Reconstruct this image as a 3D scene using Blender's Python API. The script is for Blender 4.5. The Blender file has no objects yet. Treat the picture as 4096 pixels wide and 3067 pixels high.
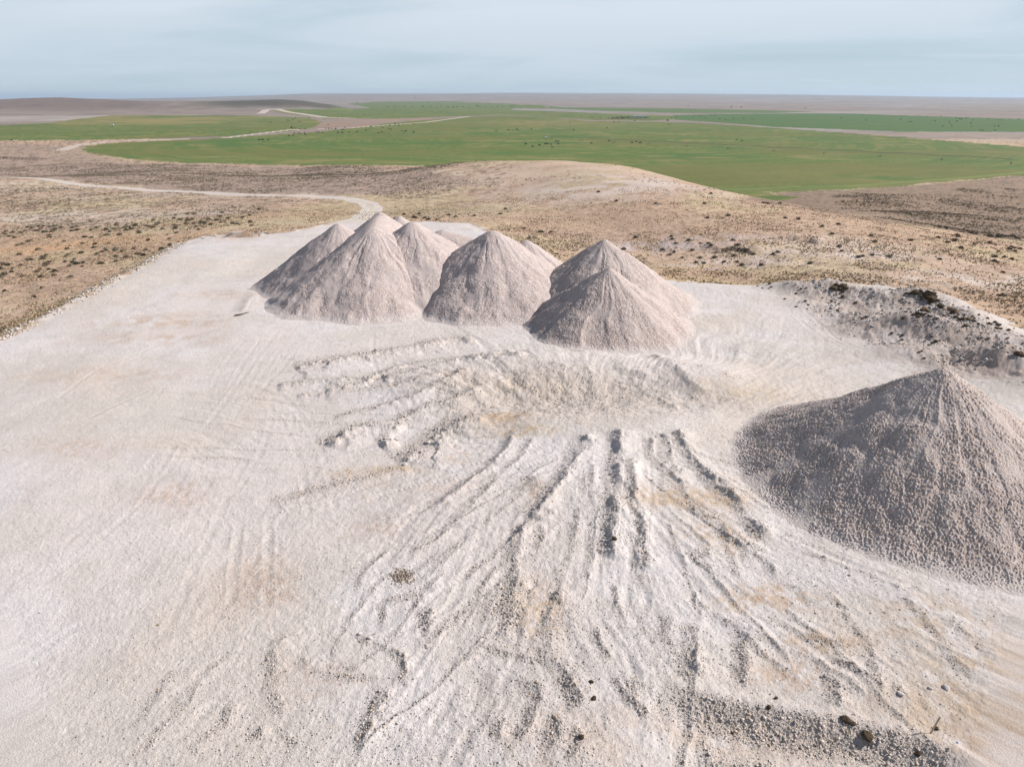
import bpy, bmesh, math, random
import numpy as np
from math import radians, sin, cos, tan, pi
from mathutils import Vector, Matrix

# ------------------------------------------------------------------ camera, light, world, exposure
SC = bpy.context.scene
COL = SC.collection
F = 2841.0                       # focal length in photo pixels (photo is 4096 wide)
CU, CV = 2048.0, 1533.5
PITCH = radians(21.84)
CAMH = 30.0
cd = bpy.data.cameras.new('camera'); cam = bpy.data.objects.new('camera', cd); COL.objects.link(cam)
cam.location = (0, 0, CAMH); cam.rotation_euler = (radians(90) - PITCH, 0, 0)
cd.sensor_width = 36.0; cd.lens = F / 4096 * 36.0; cd.clip_start = 0.5; cd.clip_end = 200000
SC.camera = cam

SUN_EL, SUN_AZ = radians(37), radians(9)      # azimuth measured from +X (right) towards +Y (ahead)
sl = bpy.data.lights.new('sun', 'SUN'); sl.energy = 5.0; sl.angle = radians(0.5); sl.color = (1.0, 0.955, 0.90)
so = bpy.data.objects.new('sun', sl); COL.objects.link(so)
sd_ = Vector((cos(SUN_EL) * cos(SUN_AZ), cos(SUN_EL) * sin(SUN_AZ), sin(SUN_EL)))
so.rotation_euler = sd_.to_track_quat('Z', 'Y').to_euler()
so.location = (60, 40, 120)

W = bpy.data.worlds.new('World'); SC.world = W; W.use_nodes = True
nt = W.node_tree; nt.nodes.clear()
def N(t, tree=None, **kw):
    n = (tree or nt).nodes.new(t)
    for k, v in kw.items(): setattr(n, k, v)
    return n
sky = N('ShaderNodeTexSky', sky_type='NISHITA'); sky.sun_disc = False
sky.sun_elevation = SUN_EL; sky.sun_rotation = pi / 2 - SUN_AZ
sky.altitude = 1500; sky.air_density = 1.0; sky.dust_density = 1.2; sky.ozone_density = 1.0
bg = N('ShaderNodeBackground'); bg.inputs['Strength'].default_value = 0.066
out = N('ShaderNodeOutputWorld')
tc = N('ShaderNodeTexCoord'); sep = N('ShaderNodeSeparateXYZ'); nt.links.new(tc.outputs['Generated'], sep.inputs[0])
# thin cloud veil: direction projected on a cloud deck so that streaks flatten towards the horizon
add = N('ShaderNodeMath', operation='ADD'); add.inputs[1].default_value = 0.09
mx = N('ShaderNodeMath', operation='MAXIMUM'); mx.inputs[1].default_value = 0.0
nt.links.new(sep.outputs['Z'], mx.inputs[0]); nt.links.new(mx.outputs[0], add.inputs[0])
dx = N('ShaderNodeMath', operation='DIVIDE'); dy = N('ShaderNodeMath', operation='DIVIDE')
nt.links.new(sep.outputs['X'], dx.inputs[0]); nt.links.new(add.outputs[0], dx.inputs[1])
nt.links.new(sep.outputs['Y'], dy.inputs[0]); nt.links.new(add.outputs[0], dy.inputs[1])
cmb = N('ShaderNodeCombineXYZ'); nt.links.new(dx.outputs[0], cmb.inputs[0]); nt.links.new(dy.outputs[0], cmb.inputs[1])
def cloudnoise(scale, detail, lo, hi, off, sx=1.0, sy=1.0, dist=0.4):
    mp = N('ShaderNodeMapping'); mp.inputs['Location'].default_value = off; mp.inputs['Scale'].default_value = (sx, sy, 1)
    nt.links.new(cmb.outputs[0], mp.inputs[0])
    n = N('ShaderNodeTexNoise'); n.inputs['Scale'].default_value = scale; n.inputs['Detail'].default_value = detail
    n.inputs['Roughness'].default_value = 0.55; n.inputs['Distortion'].default_value = dist
    nt.links.new(mp.outputs[0], n.inputs['Vector'])
    r = N('ShaderNodeMapRange'); r.inputs[1].default_value = lo; r.inputs[2].default_value = hi; r.clamp = True
    r.interpolation_type = 'SMOOTHSTEP'
    nt.links.new(n.outputs['Fac'], r.inputs[0]); return r.outputs[0]
c1 = cloudnoise(0.42, 5, 0.18, 0.62, (3.1, 1.7, 0), 0.8, 1.0, 0.5)
c2 = cloudnoise(1.3, 8, 0.50, 0.72, (7.3, 2.2, 0), 0.35, 1.3)
ht = N('ShaderNodeMapRange'); ht.inputs[1].default_value = 0.0; ht.inputs[2].default_value = 0.12; ht.inputs[3].default_value = 0.30; ht.inputs[4].default_value = 1.0
nt.links.new(sep.outputs['Z'], ht.inputs[0])
m1 = N('ShaderNodeMath', operation='MULTIPLY'); nt.links.new(c1, m1.inputs[0]); nt.links.new(ht.outputs[0], m1.inputs[1])
m1b = N('ShaderNodeMath', operation='MULTIPLY'); nt.links.new(m1.outputs[0], m1b.inputs[0]); m1b.inputs[1].default_value = 0.85
m2 = N('ShaderNodeMath', operation='MULTIPLY'); nt.links.new(c2, m2.inputs[0]); m2.inputs[1].default_value = 0.45
mm = N('ShaderNodeMath', operation='MAXIMUM'); nt.links.new(m1b.outputs[0], mm.inputs[0]); nt.links.new(m2.outputs[0], mm.inputs[1])
mix0 = N('ShaderNodeMix', data_type='RGBA')
hi = N('ShaderNodeMapRange'); hi.inputs[1].default_value = 0.14; hi.inputs[2].default_value = 0.50; hi.inputs[3].default_value = 0.85; hi.inputs[4].default_value = 0.05; nt.links.new(sep.outputs['Z'], hi.inputs[0]); nt.links.new(hi.outputs[0], mix0.inputs['Factor'])
hi2 = N('ShaderNodeMapRange'); hi2.inputs[1].default_value = 0.14; hi2.inputs[2].default_value = 0.50; hi2.inputs[3].default_value = 1.0; hi2.inputs[4].default_value = 0.10; nt.links.new(sep.outputs['Z'], hi2.inputs[0])
mfin = N('ShaderNodeMath', operation='MULTIPLY'); nt.links.new(hi2.outputs[0], mfin.inputs[0]); nt.links.new(mm.outputs[0], mfin.inputs[1])
nt.links.new(sky.outputs[0], mix0.inputs['A']); mix0.inputs['B'].default_value = (5.5, 7.2, 8.3, 1)   # milky air in front of the blue
mix = N('ShaderNodeMix', data_type='RGBA')
nt.links.new(mfin.outputs[0], mix.inputs['Factor']); nt.links.new(mix0.outputs['Result'], mix.inputs['A'])
mix.inputs['B'].default_value = (9.0, 9.75, 10.8, 1)
nt.links.new(mix.outputs['Result'], bg.inputs['Color']); nt.links.new(bg.outputs[0], out.inputs['Surface'])
SC.view_settings.view_transform = 'Standard'; SC.view_settings.look = 'None'
SC.view_settings.gamma = 1; SC.view_settings.exposure = 0.38; SC.view_settings.use_curve_mapping = False
SC.cycles.max_bounces = 4; SC.cycles.diffuse_bounces = 2; SC.cycles.volume_bounces = 0

# ------------------------------------------------------------------ noise (numpy)
def _h(ix, iy, seed):
    h = (ix.astype(np.int64) * 374761393 + iy.astype(np.int64) * 668265263 + seed * 2246822519) & 0xFFFFFFFF
    h = ((h ^ (h >> 13)) * 1274126177) & 0xFFFFFFFF
    h = ((h ^ (h >> 16)) * 2654435761) & 0xFFFFFFFF
    return ((h ^ (h >> 15)) & 0xFFFFFF) / float(0xFFFFFF)
def vnoise(x, y, seed=0):
    ix = np.floor(x); iy = np.floor(y); fx = x - ix; fy = y - iy
    fx = fx * fx * fx * (fx * (fx * 6 - 15) + 10); fy = fy * fy * fy * (fy * (fy * 6 - 15) + 10)
    a = _h(ix, iy, seed); b = _h(ix + 1, iy, seed); c = _h(ix, iy + 1, seed); d = _h(ix + 1, iy + 1, seed)
    return (a + (b - a) * fx) * (1 - fy) + (c + (d - c) * fx) * fy
def fbm(x, y, seed=0, octv=4, gain=0.5):
    s = 0; amp = 1; tot = 0; ca, sa = 0.8, 0.6
    for o in range(octv):
        s = s + amp * vnoise(x, y, seed + o * 17); tot += amp; amp *= gain
        x, y = (ca * x - sa * y) * 2.03 + 5.2, (sa * x + ca * y) * 2.03 - 3.7
    return s / tot
def sstep(a, b, x):
    t = np.clip((x - a) / (b - a), 0, 1); return t * t * (3 - 2 * t)
def worley(x, y, seed=0):
    ix = np.floor(x); iy = np.floor(y); best = np.full(x.shape, 9.0); bid = np.zeros(x.shape)
    for i in (-1, 0, 1):
        for j in (-1, 0, 1):
            cx = ix + i; cy = iy + j
            px = cx + _h(cx, cy, seed); py = cy + _h(cx, cy, seed + 5)
            d = (px - x) ** 2 + (py - y) ** 2; m = d < best
            best = np.where(m, d, best); bid = np.where(m, _h(cx, cy, seed + 9), bid)
    return np.sqrt(best), bid
RNG = np.random.default_rng(11); SUNX, SUNY = cos(SUN_AZ), sin(SUN_AZ)

# ------------------------------------------------------------------ photo pixel -> viewing ray -> ground
cp, sp = cos(PITCH), sin(PITCH)
def rays(uv):
    uv = np.atleast_2d(np.array(uv, float)); a = (uv[:, 0] - CU) / F; b = (CV - uv[:, 1]) / F
    return np.stack([a, cp + b * sp, -sp + b * cp], 1)
def project(x, y, z):
    dz = z - CAMH; dep = y * cp - dz * sp; up = y * sp + dz * cp
    dep = np.maximum(dep, 1e-3); return CU + F * x / dep, CV - F * up / dep, dep
def on_plane(uv, z=0.0):
    d = rays(uv); t = (z - CAMH) / d[:, 2]; return d[:, :2] * t[:, None]
def at_y(u, v, Y):
    d = rays([(u, v)])[0]; t = Y / d[1]; return (d[0] * t, Y, CAMH + d[2] * t)

# ------------------------------------------------------------------ large relief
ctl = []
for u, v, z in [(50,3067,0),(1000,3067,0),(2048,3067,0),(3000,3067,0),(4050,3067,0),(0,2400,0),(1000,2400,0),(3000,2400,0),(0,2000,0),(2048,2000,0),(4096,2000,0),
    (0,1600,0),(0,1400,0),(700,1300,0),(1400,1400,0),(2048,1400,0),(3000,1400,0),(4096,1600,0),(1000,1050,0),(500,1180,0),(1240,930,0),(1700,960,0),(1450,1050,0),
    (2600,1120,0),(2300,1060,-.2),(3100,1150,0),(3500,1180,0),(3900,1240,0),(4096,1300,0),(2000,1000,0),
    (0,1220,-2.2),(300,1090,-2.0),(600,990,-1.6),(0,1080,-4),(0,1000,-6),(500,930,-4),(850,880,-3),(1150,880,-1.2),(800,840,-7),(300,850,-9.5),(100,780,-13),(600,790,-10.5),(1000,800,-6.5),(1400,800,-4.5),(1500,860,-1.5),
    (0,707,-15),(600,690,-17),(1200,700,-15),(1600,700,-12),(1300,670,-20),(300,650,-22),(0,620,-24),(800,662,-22),
    (1700,850,-2),(2000,880,-1.5),(2300,850,-1.5),(2600,850,.5),(2900,900,.6),(2400,950,-2.0),(2600,1000,-2.2),(2900,1080,-1.6),(2150,960,-1.2),(3000,980,-.3),(3400,1030,0),(3800,1100,-.4),(4096,1150,-.6),(1800,780,-4.5),(2050,760,-3),
    (3300,800,-20),(3700,850,-19),(4000,940,-14),(4096,850,-20),(3500,850,-17),(3900,780,-22),(3500,760,-24)]:
    p = on_plane([(u, v)], z)[0]; ctl.append((p[0], p[1], z))
crest = [(1750,664,420),(1850,655,400),(1950,649,380),(2080,646,370),(2200,647,360),(2330,650,352),(2450,652,345),(2540,668,335),(2620,690,325),(2750,724,300),(2904,765,275),(3060,800,250),(3208,834,225),(3411,876,200),(3580,916,185),(3800,960,170),(4096,1005,160),
         (2400,724,268),(2550,722,265),(2700,740,255)]
for u, v, Y in crest: ctl.append(at_y(u, v, Y))
for u, v, Y in crest[1:12]:
    x, y, z = at_y(u, v, Y); s = (Y + 110) / Y; ctl.append((x * s, y * s, -24)); s = (Y + 45) / Y; ctl.append((x * s, y * s, z - 6))
for Y in (560, 700, 900, 1300, 2200, 4000, 9000, 40000):
    for k in (-1.4, -.9, -.6, -.3, 0, .3, .6, .9, 1.4): ctl.append((Y * k, Y, -25))
for x, y, z in [(-60,5,0),(60,5,0),(-120,20,-4),(120,20,0),(0,-30,0),(-200,60,-8),(180,80,-1),(-400,200,-15),(330,160,-10),(-900,100,-25),(900,100,-25)]: ctl.append((x, y, z))
ctl = np.array(ctl)
def q(x, y):
    r = np.maximum(np.hypot(x, y), 6.0); th = np.arctan2(x, np.where(np.abs(y) + np.abs(x) < 1e-6, 1, y)); return th * 3.0, np.log(r) * 2.0
qa, qb = q(ctl[:, 0], ctl[:, 1]); n = len(ctl)
D = np.hypot(qa[:, None] - qa[None], qb[:, None] - qb[None])
A = np.zeros((n + 1, n + 1)); A[:n, :n] = D + np.eye(n) * -0.01; A[:n, n] = 1; A[n, :n] = 1
wts = np.linalg.solve(A, np.append(ctl[:, 2], 0))
TG = np.linspace(-3.2, 3.2, 700) * 3.0; RG = np.linspace(math.log(6), math.log(50000), 420) * 2.0
GZ = np.zeros((len(TG), len(RG)))
for i, t in enumerate(TG):
    dd = np.hypot(t - qa[:, None], RG[None] - qb[:, None]); GZ[i] = wts[:n] @ dd + wts[n]
for _ in range(3):
    GZ[1:-1] = (GZ[:-2] + 2 * GZ[1:-1] + GZ[2:]) / 4; GZ[:, 1:-1] = (GZ[:, :-2] + 2 * GZ[:, 1:-1] + GZ[:, 2:]) / 4
def relief(x, y):
    a, b = q(x, y); fa = np.clip((a - TG[0]) / (TG[1] - TG[0]), 0, len(TG) - 1.001); fb = np.clip((b - RG[0]) / (RG[1] - RG[0]), 0, len(RG) - 1.001)
    i = fa.astype(int); j = fb.astype(int); fa = fa - i; fb = fb - j
    return (GZ[i, j] * (1 - fa) + GZ[i + 1, j] * fa) * (1 - fb) + (GZ[i, j + 1] * (1 - fa) + GZ[i + 1, j + 1] * fa) * fb

def inpoly(x, y, P):
    P = np.asarray(P); c = np.zeros(x.shape, bool); x0, y0 = P[:, 0].min(), P[:, 1].min(); x1, y1 = P[:, 0].max(), P[:, 1].max()
    m = (x >= x0) & (x <= x1) & (y >= y0) & (y <= y1)
    if not m.any(): return c
    xs = x[m]; ys = y[m]; cc = np.zeros(xs.shape, bool); k = len(P)
    for a in range(k):
        xa, ya = P[a]; xb, yb = P[(a + 1) % k]
        if ya == yb: continue
        cc ^= ((ya > ys) != (yb > ys)) & (xs < (xb - xa) * (ys - ya) / (yb - ya) + xa)
    c[m] = cc; return c
def polydist(x, y, P, closed=False, R=None):
    """distance, arc length fraction, signed side to a polyline"""
    P = np.asarray(P, float); best = np.full(x.shape, 1e9); bs = np.zeros(x.shape); side = np.zeros(x.shape)
    segs = [(P[i], P[i + 1]) for i in range(len(P) - 1)] + ([(P[-1], P[0])] if closed else [])
    L = sum(np.hypot(*(b - a)) for a, b in segs); acc = 0
    for a, b in segs:
        d = b - a; l = np.hypot(*d) + 1e-9
        if R is not None:
            m = (x > min(a[0], b[0]) - R) & (x < max(a[0], b[0]) + R) & (y > min(a[1], b[1]) - R) & (y < max(a[1], b[1]) + R)
            idx = np.nonzero(m)[0]
            if len(idx) == 0: acc += l; continue
            xx = x[idx]; yy = y[idx]
        else: idx = slice(None); xx = x; yy = y
        t = np.clip(((xx - a[0]) * d[0] + (yy - a[1]) * d[1]) / (l * l), 0, 1)
        ds = np.hypot(xx - a[0] - t * d[0], yy - a[1] - t * d[1]); cr = (d[0] * (yy - a[1]) - d[1] * (xx - a[0])) / l
        b0 = best[idx]; mm_ = ds < b0
        best[idx] = np.where(mm_, ds, b0); bs[idx] = np.where(mm_, (acc + t * l), bs[idx]); side[idx] = np.where(mm_, np.sign(cr), side[idx]); acc += l
    return best, bs, side, L

# the gravel pad (flat quarry floor)
PAD_PX = [(-900,1700),(-300,1470),(0,1350),(150,1280),(300,1195),(420,1130),(560,1060),(640,1005),(700,965),(790,940),(880,927),(1000,938),(1150,925),(1240,905),(1330,885),(1400,872),(1520,880),
          (1900,895),(2000,940),(2150,1010),(2235,1042),(2450,1085),(2700,1118),(2900,1135),(3100,1138),(3400,1130),(3650,1150),(3800,1180),(3900,1240),(4096,1335),(4500,1500),(5200,1900)]
PAD = np.vstack([on_plane(PAD_PX), [(120, 15), (120, -40), (-120, -40), (-120, 25)]])
def pad_sd(x, y, R=40):
    """signed distance, positive inside the pad (clipped)"""
    ins = inpoly(x, y, PAD); d, _, _, _ = polydist(x, y, PAD, True, R)
    return np.where(ins, np.minimum(d, R), -np.minimum(d, R))

def bump(x, y, cx, cy, rx, ry, rot=0.0, p=1.0):
    c, s = cos(rot), sin(rot); a = ((x - cx) * c + (y - cy) * s) / rx; b = (-(x - cx) * s + (y - cy) * c) / ry
    return np.exp(-(a * a + b * b) ** p)
MC = np.array([7.5, 61.0])                     # centre of the bulldozed rubble mound
# spoil bank mounds at the right edge of the pad: (u, v, height, rx, ry)
SPOIL = [(3120,1152,1.0,3,2),(3215,1168,1.9,4,2.4),(3345,1165,2.4,4.5,2.6),(3440,1190,2.0,4,2.5),(3560,1215,2.0,5,2.6),(3660,1205,2.2,4.5,2.5),(3760,1225,1.9,4.5,2.5),(3860,1270,1.7,4,3),(3950,1330,1.5,4,3),
         (3480,1290,1.5,4,2.5),(3590,1330,2.2,6,3),(3720,1345,2.3,6,3.4),(3850,1375,1.7,5,3),(3960,1450,2.0,4,3),(4060,1480,2.2,4,3.2),(3660,1420,1.2,7,3.5),(3830,1290,1.4,6,3),(3280,1225,.8,4,3),(4150,1400,1.8,6,4),(4250,1550,2.0,6,4)]
SPW = [(tuple(on_plane([(u, v)])[0]), h, rx, ry) for u, v, h, rx, ry in SPOIL]
SPOIL_POLY = on_plane([(3040,1136),(3200,1132),(3400,1128),(3650,1148),(3800,1178),(3900,1240),(4096,1335),(4500,1500),(4600,1750),(4300,1700),(4100,1600),(3900,1545),(3700,1515),(3560,1470),(3440,1405),(3330,1350),(3230,1290),(3150,1210),(3080,1165)])
# mound pieces in pixels on the z=0 plane: crest of the rear slope, crest of the front lobe
BENCH = on_plane([(1010,985),(930,1060),(800,1170),(700,1290),(560,1400),(400,1500),(220,1640)])[::-1]
def hb(x, y):
    z = relief(x, y); r = np.hypot(x, y)
    near = r < 420
    if near.any():
        xs = x[near]; ys = y[near]; zz = z[near]
        s = pad_sd(xs, ys); zz = zz * (1 - sstep(-5, 5, s)) + 0.0
        edge = np.exp(-((s - 0.4) / 1.1) ** 2) * 0.32 * (xs < 0) * (ys < 200)          # low windrow on the pad's edge
        zz = zz + edge
        # central mound
        w = fbm(xs * .12, ys * .12, 31, 3) - .5
        zz = zz + 1.7 * bump(xs, ys, 6.5, 78 + 3 * 0, 17, 6.0, 0.02, 1.3) * (1 + .5 * w)
        zz = zz + 1.2 * bump(xs, ys, 9.0, 63.0, 13, 5.0, -.08, 1.5) * (1 + .4 * w)
        zz = zz + 0.7 * bump(xs, ys, 7, 52.0, 13, 8.0, 0, 1.2)
        zz = zz - .55 * bump(xs, ys, 3.0, 68.0, 6.5, 2.4, .12, 1.2)
        zz = zz + 0.9 * bump(xs, ys, -7.5, 72.0, 7, 5, .3)
        zz = zz + 0.9 * bump(xs, ys, 22, 74.0, 6, 5, -.3)
        for (cx, cy), h, rx, ry in SPW:
            zz = zz + .68 * h * bump(xs, ys, cx, cy, rx, ry, -.25, 1.0)
        bd, bs_, bsd, bl = polydist(xs, ys, BENCH, False, 30); sv = bd * bsd; zz = zz + .35 * sstep(-4.0, 4, sv) * (bd < 29) * (1 - sstep(14, 28, sv)) * sstep(0, 10, bs_) * sstep(0, 10, bl - bs_)
        # small undulation of the floor
        zz = zz + (fbm(xs * .05, ys * .05, 77, 3) - .5) * .7 * sstep(-10, 10, s)
        z = z.copy(); z[near] = zz
    u0 = CU + F * x / np.maximum(y * cp, 1.0)        # approximate bearing used only to vary the far relief sideways
    # rolling steppe
    z = z + (fbm(x / 60., y / 60., 5, 4) - .5) * 3.0 * sstep(90, 260, r) * (1 - sstep(400, 560, y)) * (1 - sstep(-12, 0, -np.abs(0 * x)) * 0)
    far = y > 2500
    if far.any():
        X = x[far]; Y = y[far]; B = X / Y
        Hh = np.interp(B, [-1.2,-.85,-.776,-.68,-.59,-.51,-.43,-.36,-.30,-.272,-.24,-.21], [40,40,44,52,54,50,44,46,49,42,26,0])
        z2 = Hh * np.exp(-((Y - 4000) / np.where(Y < 4000, 520, 800)) ** 2) * (1 + .35 * (fbm(X / 400, Y / 400, 9, 4) - .5))
        z2 = z2 + np.interp(B, [-.01,.005,.02,.05,.07], [0,10,14,10,0]) * np.exp(-((Y - 5200) / 300) ** 2)
        vh = np.interp(B, [-.78,-.66,-.55,-.40,-.26,.02,.22,.45,.56,.80], [402,401,397,391,381,379,381,386,390,394])
        zf = CAMH + (394.9 - vh) / 2841 / (cp * cp) * 24000 + 25
        z2 = z2 + zf * sstep(3500, 24000, Y) ** 1.15 + (fbm(X / 1500, Y / 900, 12, 4) - .5) * 26 * sstep(5000, 12000, Y) * (1 - .5 * sstep(20000, 26000, Y))
        z = z.copy(); z[far] = z[far] + z2
    return z
def hit(uv):
    d = rays(uv); t = np.geomspace(15, 60000, 900); out_ = np.zeros((len(d), 3))
    P = d[:, None, :] * t[None, :, None]
    zz = hb(P[..., 0].ravel(), P[..., 1].ravel()).reshape(P.shape[:2]); g = (CAMH + P[..., 2]) - zz
    for i in range(len(d)):
        k = np.nonzero(g[i] <= 0)[0]
        if len(k) == 0: out_[i] = d[i] * 30000 + (0, 0, CAMH); continue
        k = max(k[0], 1); f = g[i, k - 1] / (g[i, k - 1] - g[i, k]); tt = t[k - 1] + f * (t[k] - t[k - 1])
        out_[i] = d[i] * tt + (0, 0, CAMH)
    return out_

# ------------------------------------------------------------------ ridges, windrows and tracks of the quarry floor
# (points in photo pixels, width m, height m, rubble 0..1)
RIDGES = [
 ([(1185,1490),(1333,1463),(1481,1435),(1667,1398),(1778,1374),(1907,1361)],1.3,.75,1),
 ([(1111,1552),(1481,1528),(1630,1481),(1778,1463),(1963,1454),(2130,1426)],.7,.5,.9),
 ([(1296,1574),(1574,1537),(1778,1500),(1852,1481),(2000,1481),(2111,1472)],.9,.6,1),
 ([(1185,1592),(1407,1583),(1574,1574),(1778,1537)],.5,.35,.8),
 ([(1333,1676),(1481,1648),(1667,1611),(1815,1555),(1870,1518)],.5,.4,.8),
 ([(1352,1759),(1537,1713),(1667,1667),(1852,1611),(1944,1574)],.6,.45,.9),
 ([(1320,1790),(1400,1745),(1470,1722),(1574,1722),(1611,1732)],1.0,.7,1),
 ([(1518,1787),(1592,1768)],.8,.7,1),
 ([(1640,1862),(1720,1800),(1807,1740),(1870,1705),(1935,1690)],1.1,.75,1),
 ([(1630,1869),(1444,1926),(1296,1963),(1111,2009),(1093,2018)],.6,.18,.6),
 ([(2074,1750),(2018,1824),(1963,1889),(1889,1944),(1815,2000),(1722,2055)],.55,.5,.8),
 ([(2140,1780),(2080,1860),(2000,1930),(1930,2000),(1850,2080),(1770,2150),(1690,2210)],.5,.3,.7),
 ([(2353,1776),(2314,1853),(2253,1961),(2184,2038),(2122,2099)],.75,.7,1),
 ([(2094,2110),(2088,2170),(2082,2229),(2072,2320),(2059,2405),(2040,2480)],.6,.42,1),
 ([(2180,2120),(2165,2200),(2140,2270)],.5,.3,.8),
 ([(2482,1765),(2482,1876),(2476,1953),(2464,2064),(2452,2158),(2450,2250)],.8,.85,1),
 ([(2523,1859),(2535,1935),(2552,2053),(2582,2147),(2588,2229),(2590,2290)],.5,.5,1),
 ([(2530,2140),(2540,2220),(2570,2310),(2590,2360)],.3,.2,.7),
 ([(2652,1770),(2676,1818),(2693,1876),(2711,1930)],.6,.55,1),
 ([(2705,1760),(2752,1829),(2793,1876),(2852,1935),(2911,1982),(2970,2029),(2999,2076),(3040,2129),(3087,2158)],.75,.75,1),
 ([(2608,1785),(2617,1841),(2646,1882),(2693,1929),(2729,1959),(2758,2011),(2793,2053),(2846,2076),(2940,2085)],.5,.45,1),
 ([(2881,2115),(2923,2164),(2987,2194),(3022,2258)],.45,.42,1),
 ([(2817,2188),(2852,2246)],.5,.4,1),([(2899,2182),(2940,2229),(2968,2320)],.35,.3,.9),([(3087,2247),(3105,2305)],.35,.3,.9),
 ([(2376,1923),(2382,1964),(2405,2025)],.5,.3,.8),([(2129,1925),(2147,1995)],.8,.35,1),([(2340,1905),(2344,2010)],.35,.2,.7),
 ([(2260,2340),(2245,2380),(2238,2445),(2209,2539),(2195,2625),(2253,2676),(2303,2763),(2347,2835)],.5,.4,1),
 ([(1905,2560),(1985,2589),(2093,2618),(2195,2647)],.3,.25,.9),
 ([(2057,2712),(2151,2734),(2173,2806),(2137,2879),(2086,2987)],.4,.28,.8),
 ([(2245,2850),(2224,2951),(2202,3023)],.4,.32,1),([(2014,2864),(2007,2980)],.4,.28,.8),
 ([(1558,2734),(1529,2821),(1493,2915),(1450,2994)],.45,.42,1),([(1717,2423),(1725,2481),(1714,2540)],.5,.35,1),
 ([(1204,2611),(1240,2662),(1334,2691),(1464,2698),(1529,2705)],.3,.22,.9),([(1283,2640),(1392,2669),(1471,2672)],.25,.15,.8),
 ([(1428,2531),(1515,2568),(1609,2618),(1638,2691),(1600,2740)],.3,.25,1),
 ([(1088,2582),(1110,2640),(1124,2705),(1103,2763),(1153,2835)],.45,.25,.9),([(1153,2539),(1081,2589)],.4,.2,.8),
 ([(1529,2408),(1544,2517)],.3,.2,.8),([(2072,2322),(2050,2445),(2028,2560)],.4,.35,1),([(1970,2343),(1963,2502)],.5,.3,.9),
 ([(1471,2300),(1442,2365)],.35,.3,1),([(1768,2322),(1696,2380),(1609,2408),(1522,2416)],.35,.2,.9),
 ([(1560,2200),(1480,2260),(1440,2340)],.3,.25,.8),([(1900,2150),(1800,2240),(1700,2330)],.3,.18,.6),
 ([(2789,2495),(2781,2589),(2789,2675),(2781,2745)],.6,.40,1),([(2911,2509),(2991,2545),(2983,2625),(2980,2750)],.45,.32,1),
 ([(2774,2444),(2933,2459),(3019,2524),(3149,2603),(3279,2646),(3387,2711),(3480,2790)],.5,.22,.35),
 ([(3315,2690),(3351,2747),(3359,2830)],.4,.28,1),
 ([(3330,2632),(3438,2675),(3546,2755)],.3,.25,1),([(3566,2730),(3654,2800)],.3,.2,.9),([(3221,2545),(3294,2567),(3438,2560)],.5,.2,.6),
 ([(3050,2470),(3200,2530),(3400,2590)],.35,.12,.5),([(3600,2380),(3700,2470),(3800,2600),(3900,2720)],.4,.16,.6),([(3800,2470),(3900,2560),(4050,2700)],.4,.14,.5),
 ([(2570,2450),(2590,2560)],.3,.2,.8),([(2700,2460),(2640,2580)],.4,.2,.8),([(2390,2500),(2410,2590),(2450,2650)],.3,.2,.8),
 ([(935,2608),(845,2668),(796,2728),(776,2787),(666,2897),(587,2996),(512,3046)],.3,.13,.6),
 ([(796,2668),(681,2698),(637,2777),(587,2872),(527,2922)],.3,.1,.6),
 ([(925,2797),(905,2897),(776,2986),(746,3021)],.3,.16,.8),([(1050,2880),(1040,2960)],.4,.2,1),([(1130,2920),(1190,2990)],.3,.15,.7),
 ([(2480,2330),(2470,2400),(2500,2480)],.3,.2,.7),([(2300,2900),(2320,2990),(2290,3060)],.3,.2,.8),([(2450,2700),(2530,2790),(2620,2850)],.35,.22,.9),
 ([(2789,3022),(2933,3043),(3149,3050)],.5,.25,.9),([(2540,2700),(2560,2760),(2545,2850)],.4,.25,1),
 ([(2600,1440),(2680,1500),(2760,1560),(2830,1600)],.8,.45,.7),([(2540,1560),(2640,1600),(2720,1660)],.6,.35,.7),([(2450,1520),(2560,1530),(2650,1560)],.6,.3,.5),
 ([(970,1250),(1010,1180),(1060,1140)],1.0,.4,.5),([(2560,1740),(2580,1760)],.5,.2,.3),
]
RW = [(on_plane(p), w * (1.3 if i < 10 else 1), h * (1.25 if i < 10 else 1.0), k * (1.9 if i < 10 else 1)) for i, (p, w, h, k) in enumerate(RIDGES)]
# terrace step across the lower right: upper side level, lower side 0.9 m down, rubble face
STEP = on_plane([(2480,2690),(2608,2733),(2716,2755),(2861,2790),(3005,2818),(3149,2840),(3330,2862),(3474,2896),(3618,2932),(3763,2975),(3900,3030),(4200,3200)])
# wheel tracks: two shallow grooves
TRACKS = [[(1075,2030),(1070,2250),(1068,2460)],[(960,2050),(935,2250),(925,2460)],[(3130,1210),(3260,1330),(3420,1430),(3560,1480),(3620,1500)],[(3180,1200),(3330,1340),(3480,1430)],
          [(2830,1700),(2950,1640),(3080,1590),(3250,1540)],[(2800,1660),(3000,1600),(3150,1500)],
          [(3500,2500),(3800,2750),(4096,2960)],[(3560,2460),(3900,2720),(4096,2870)],[(3700,2760),(3900,2870),(4096,2900)],[(400,3067),(700,2780),(900,2600)],[(600,3067),(860,2800),(1000,2650)],
          [(0,2700),(300,2500),(700,2400)],[(850,1330),(600,1400),(400,1480),(200,1620)],[(1250,1500),(900,1500),(600,1560),(300,1700)],[(1500,1330),(1000,1380),(700,1460)],[(1200,1620),(1000,1600),(700,1640)],
          [(2500,3067),(2560,2900),(2540,2700),(2480,2500),(2520,2300),(2560,2000),(2580,1780)],[(2620,3067),(2650,2900),(2640,2700),(2560,2500),(2600,2300),(2640,2050),(2620,1780)]]
TW = [on_plane(p) for p in TRACKS]
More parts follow.
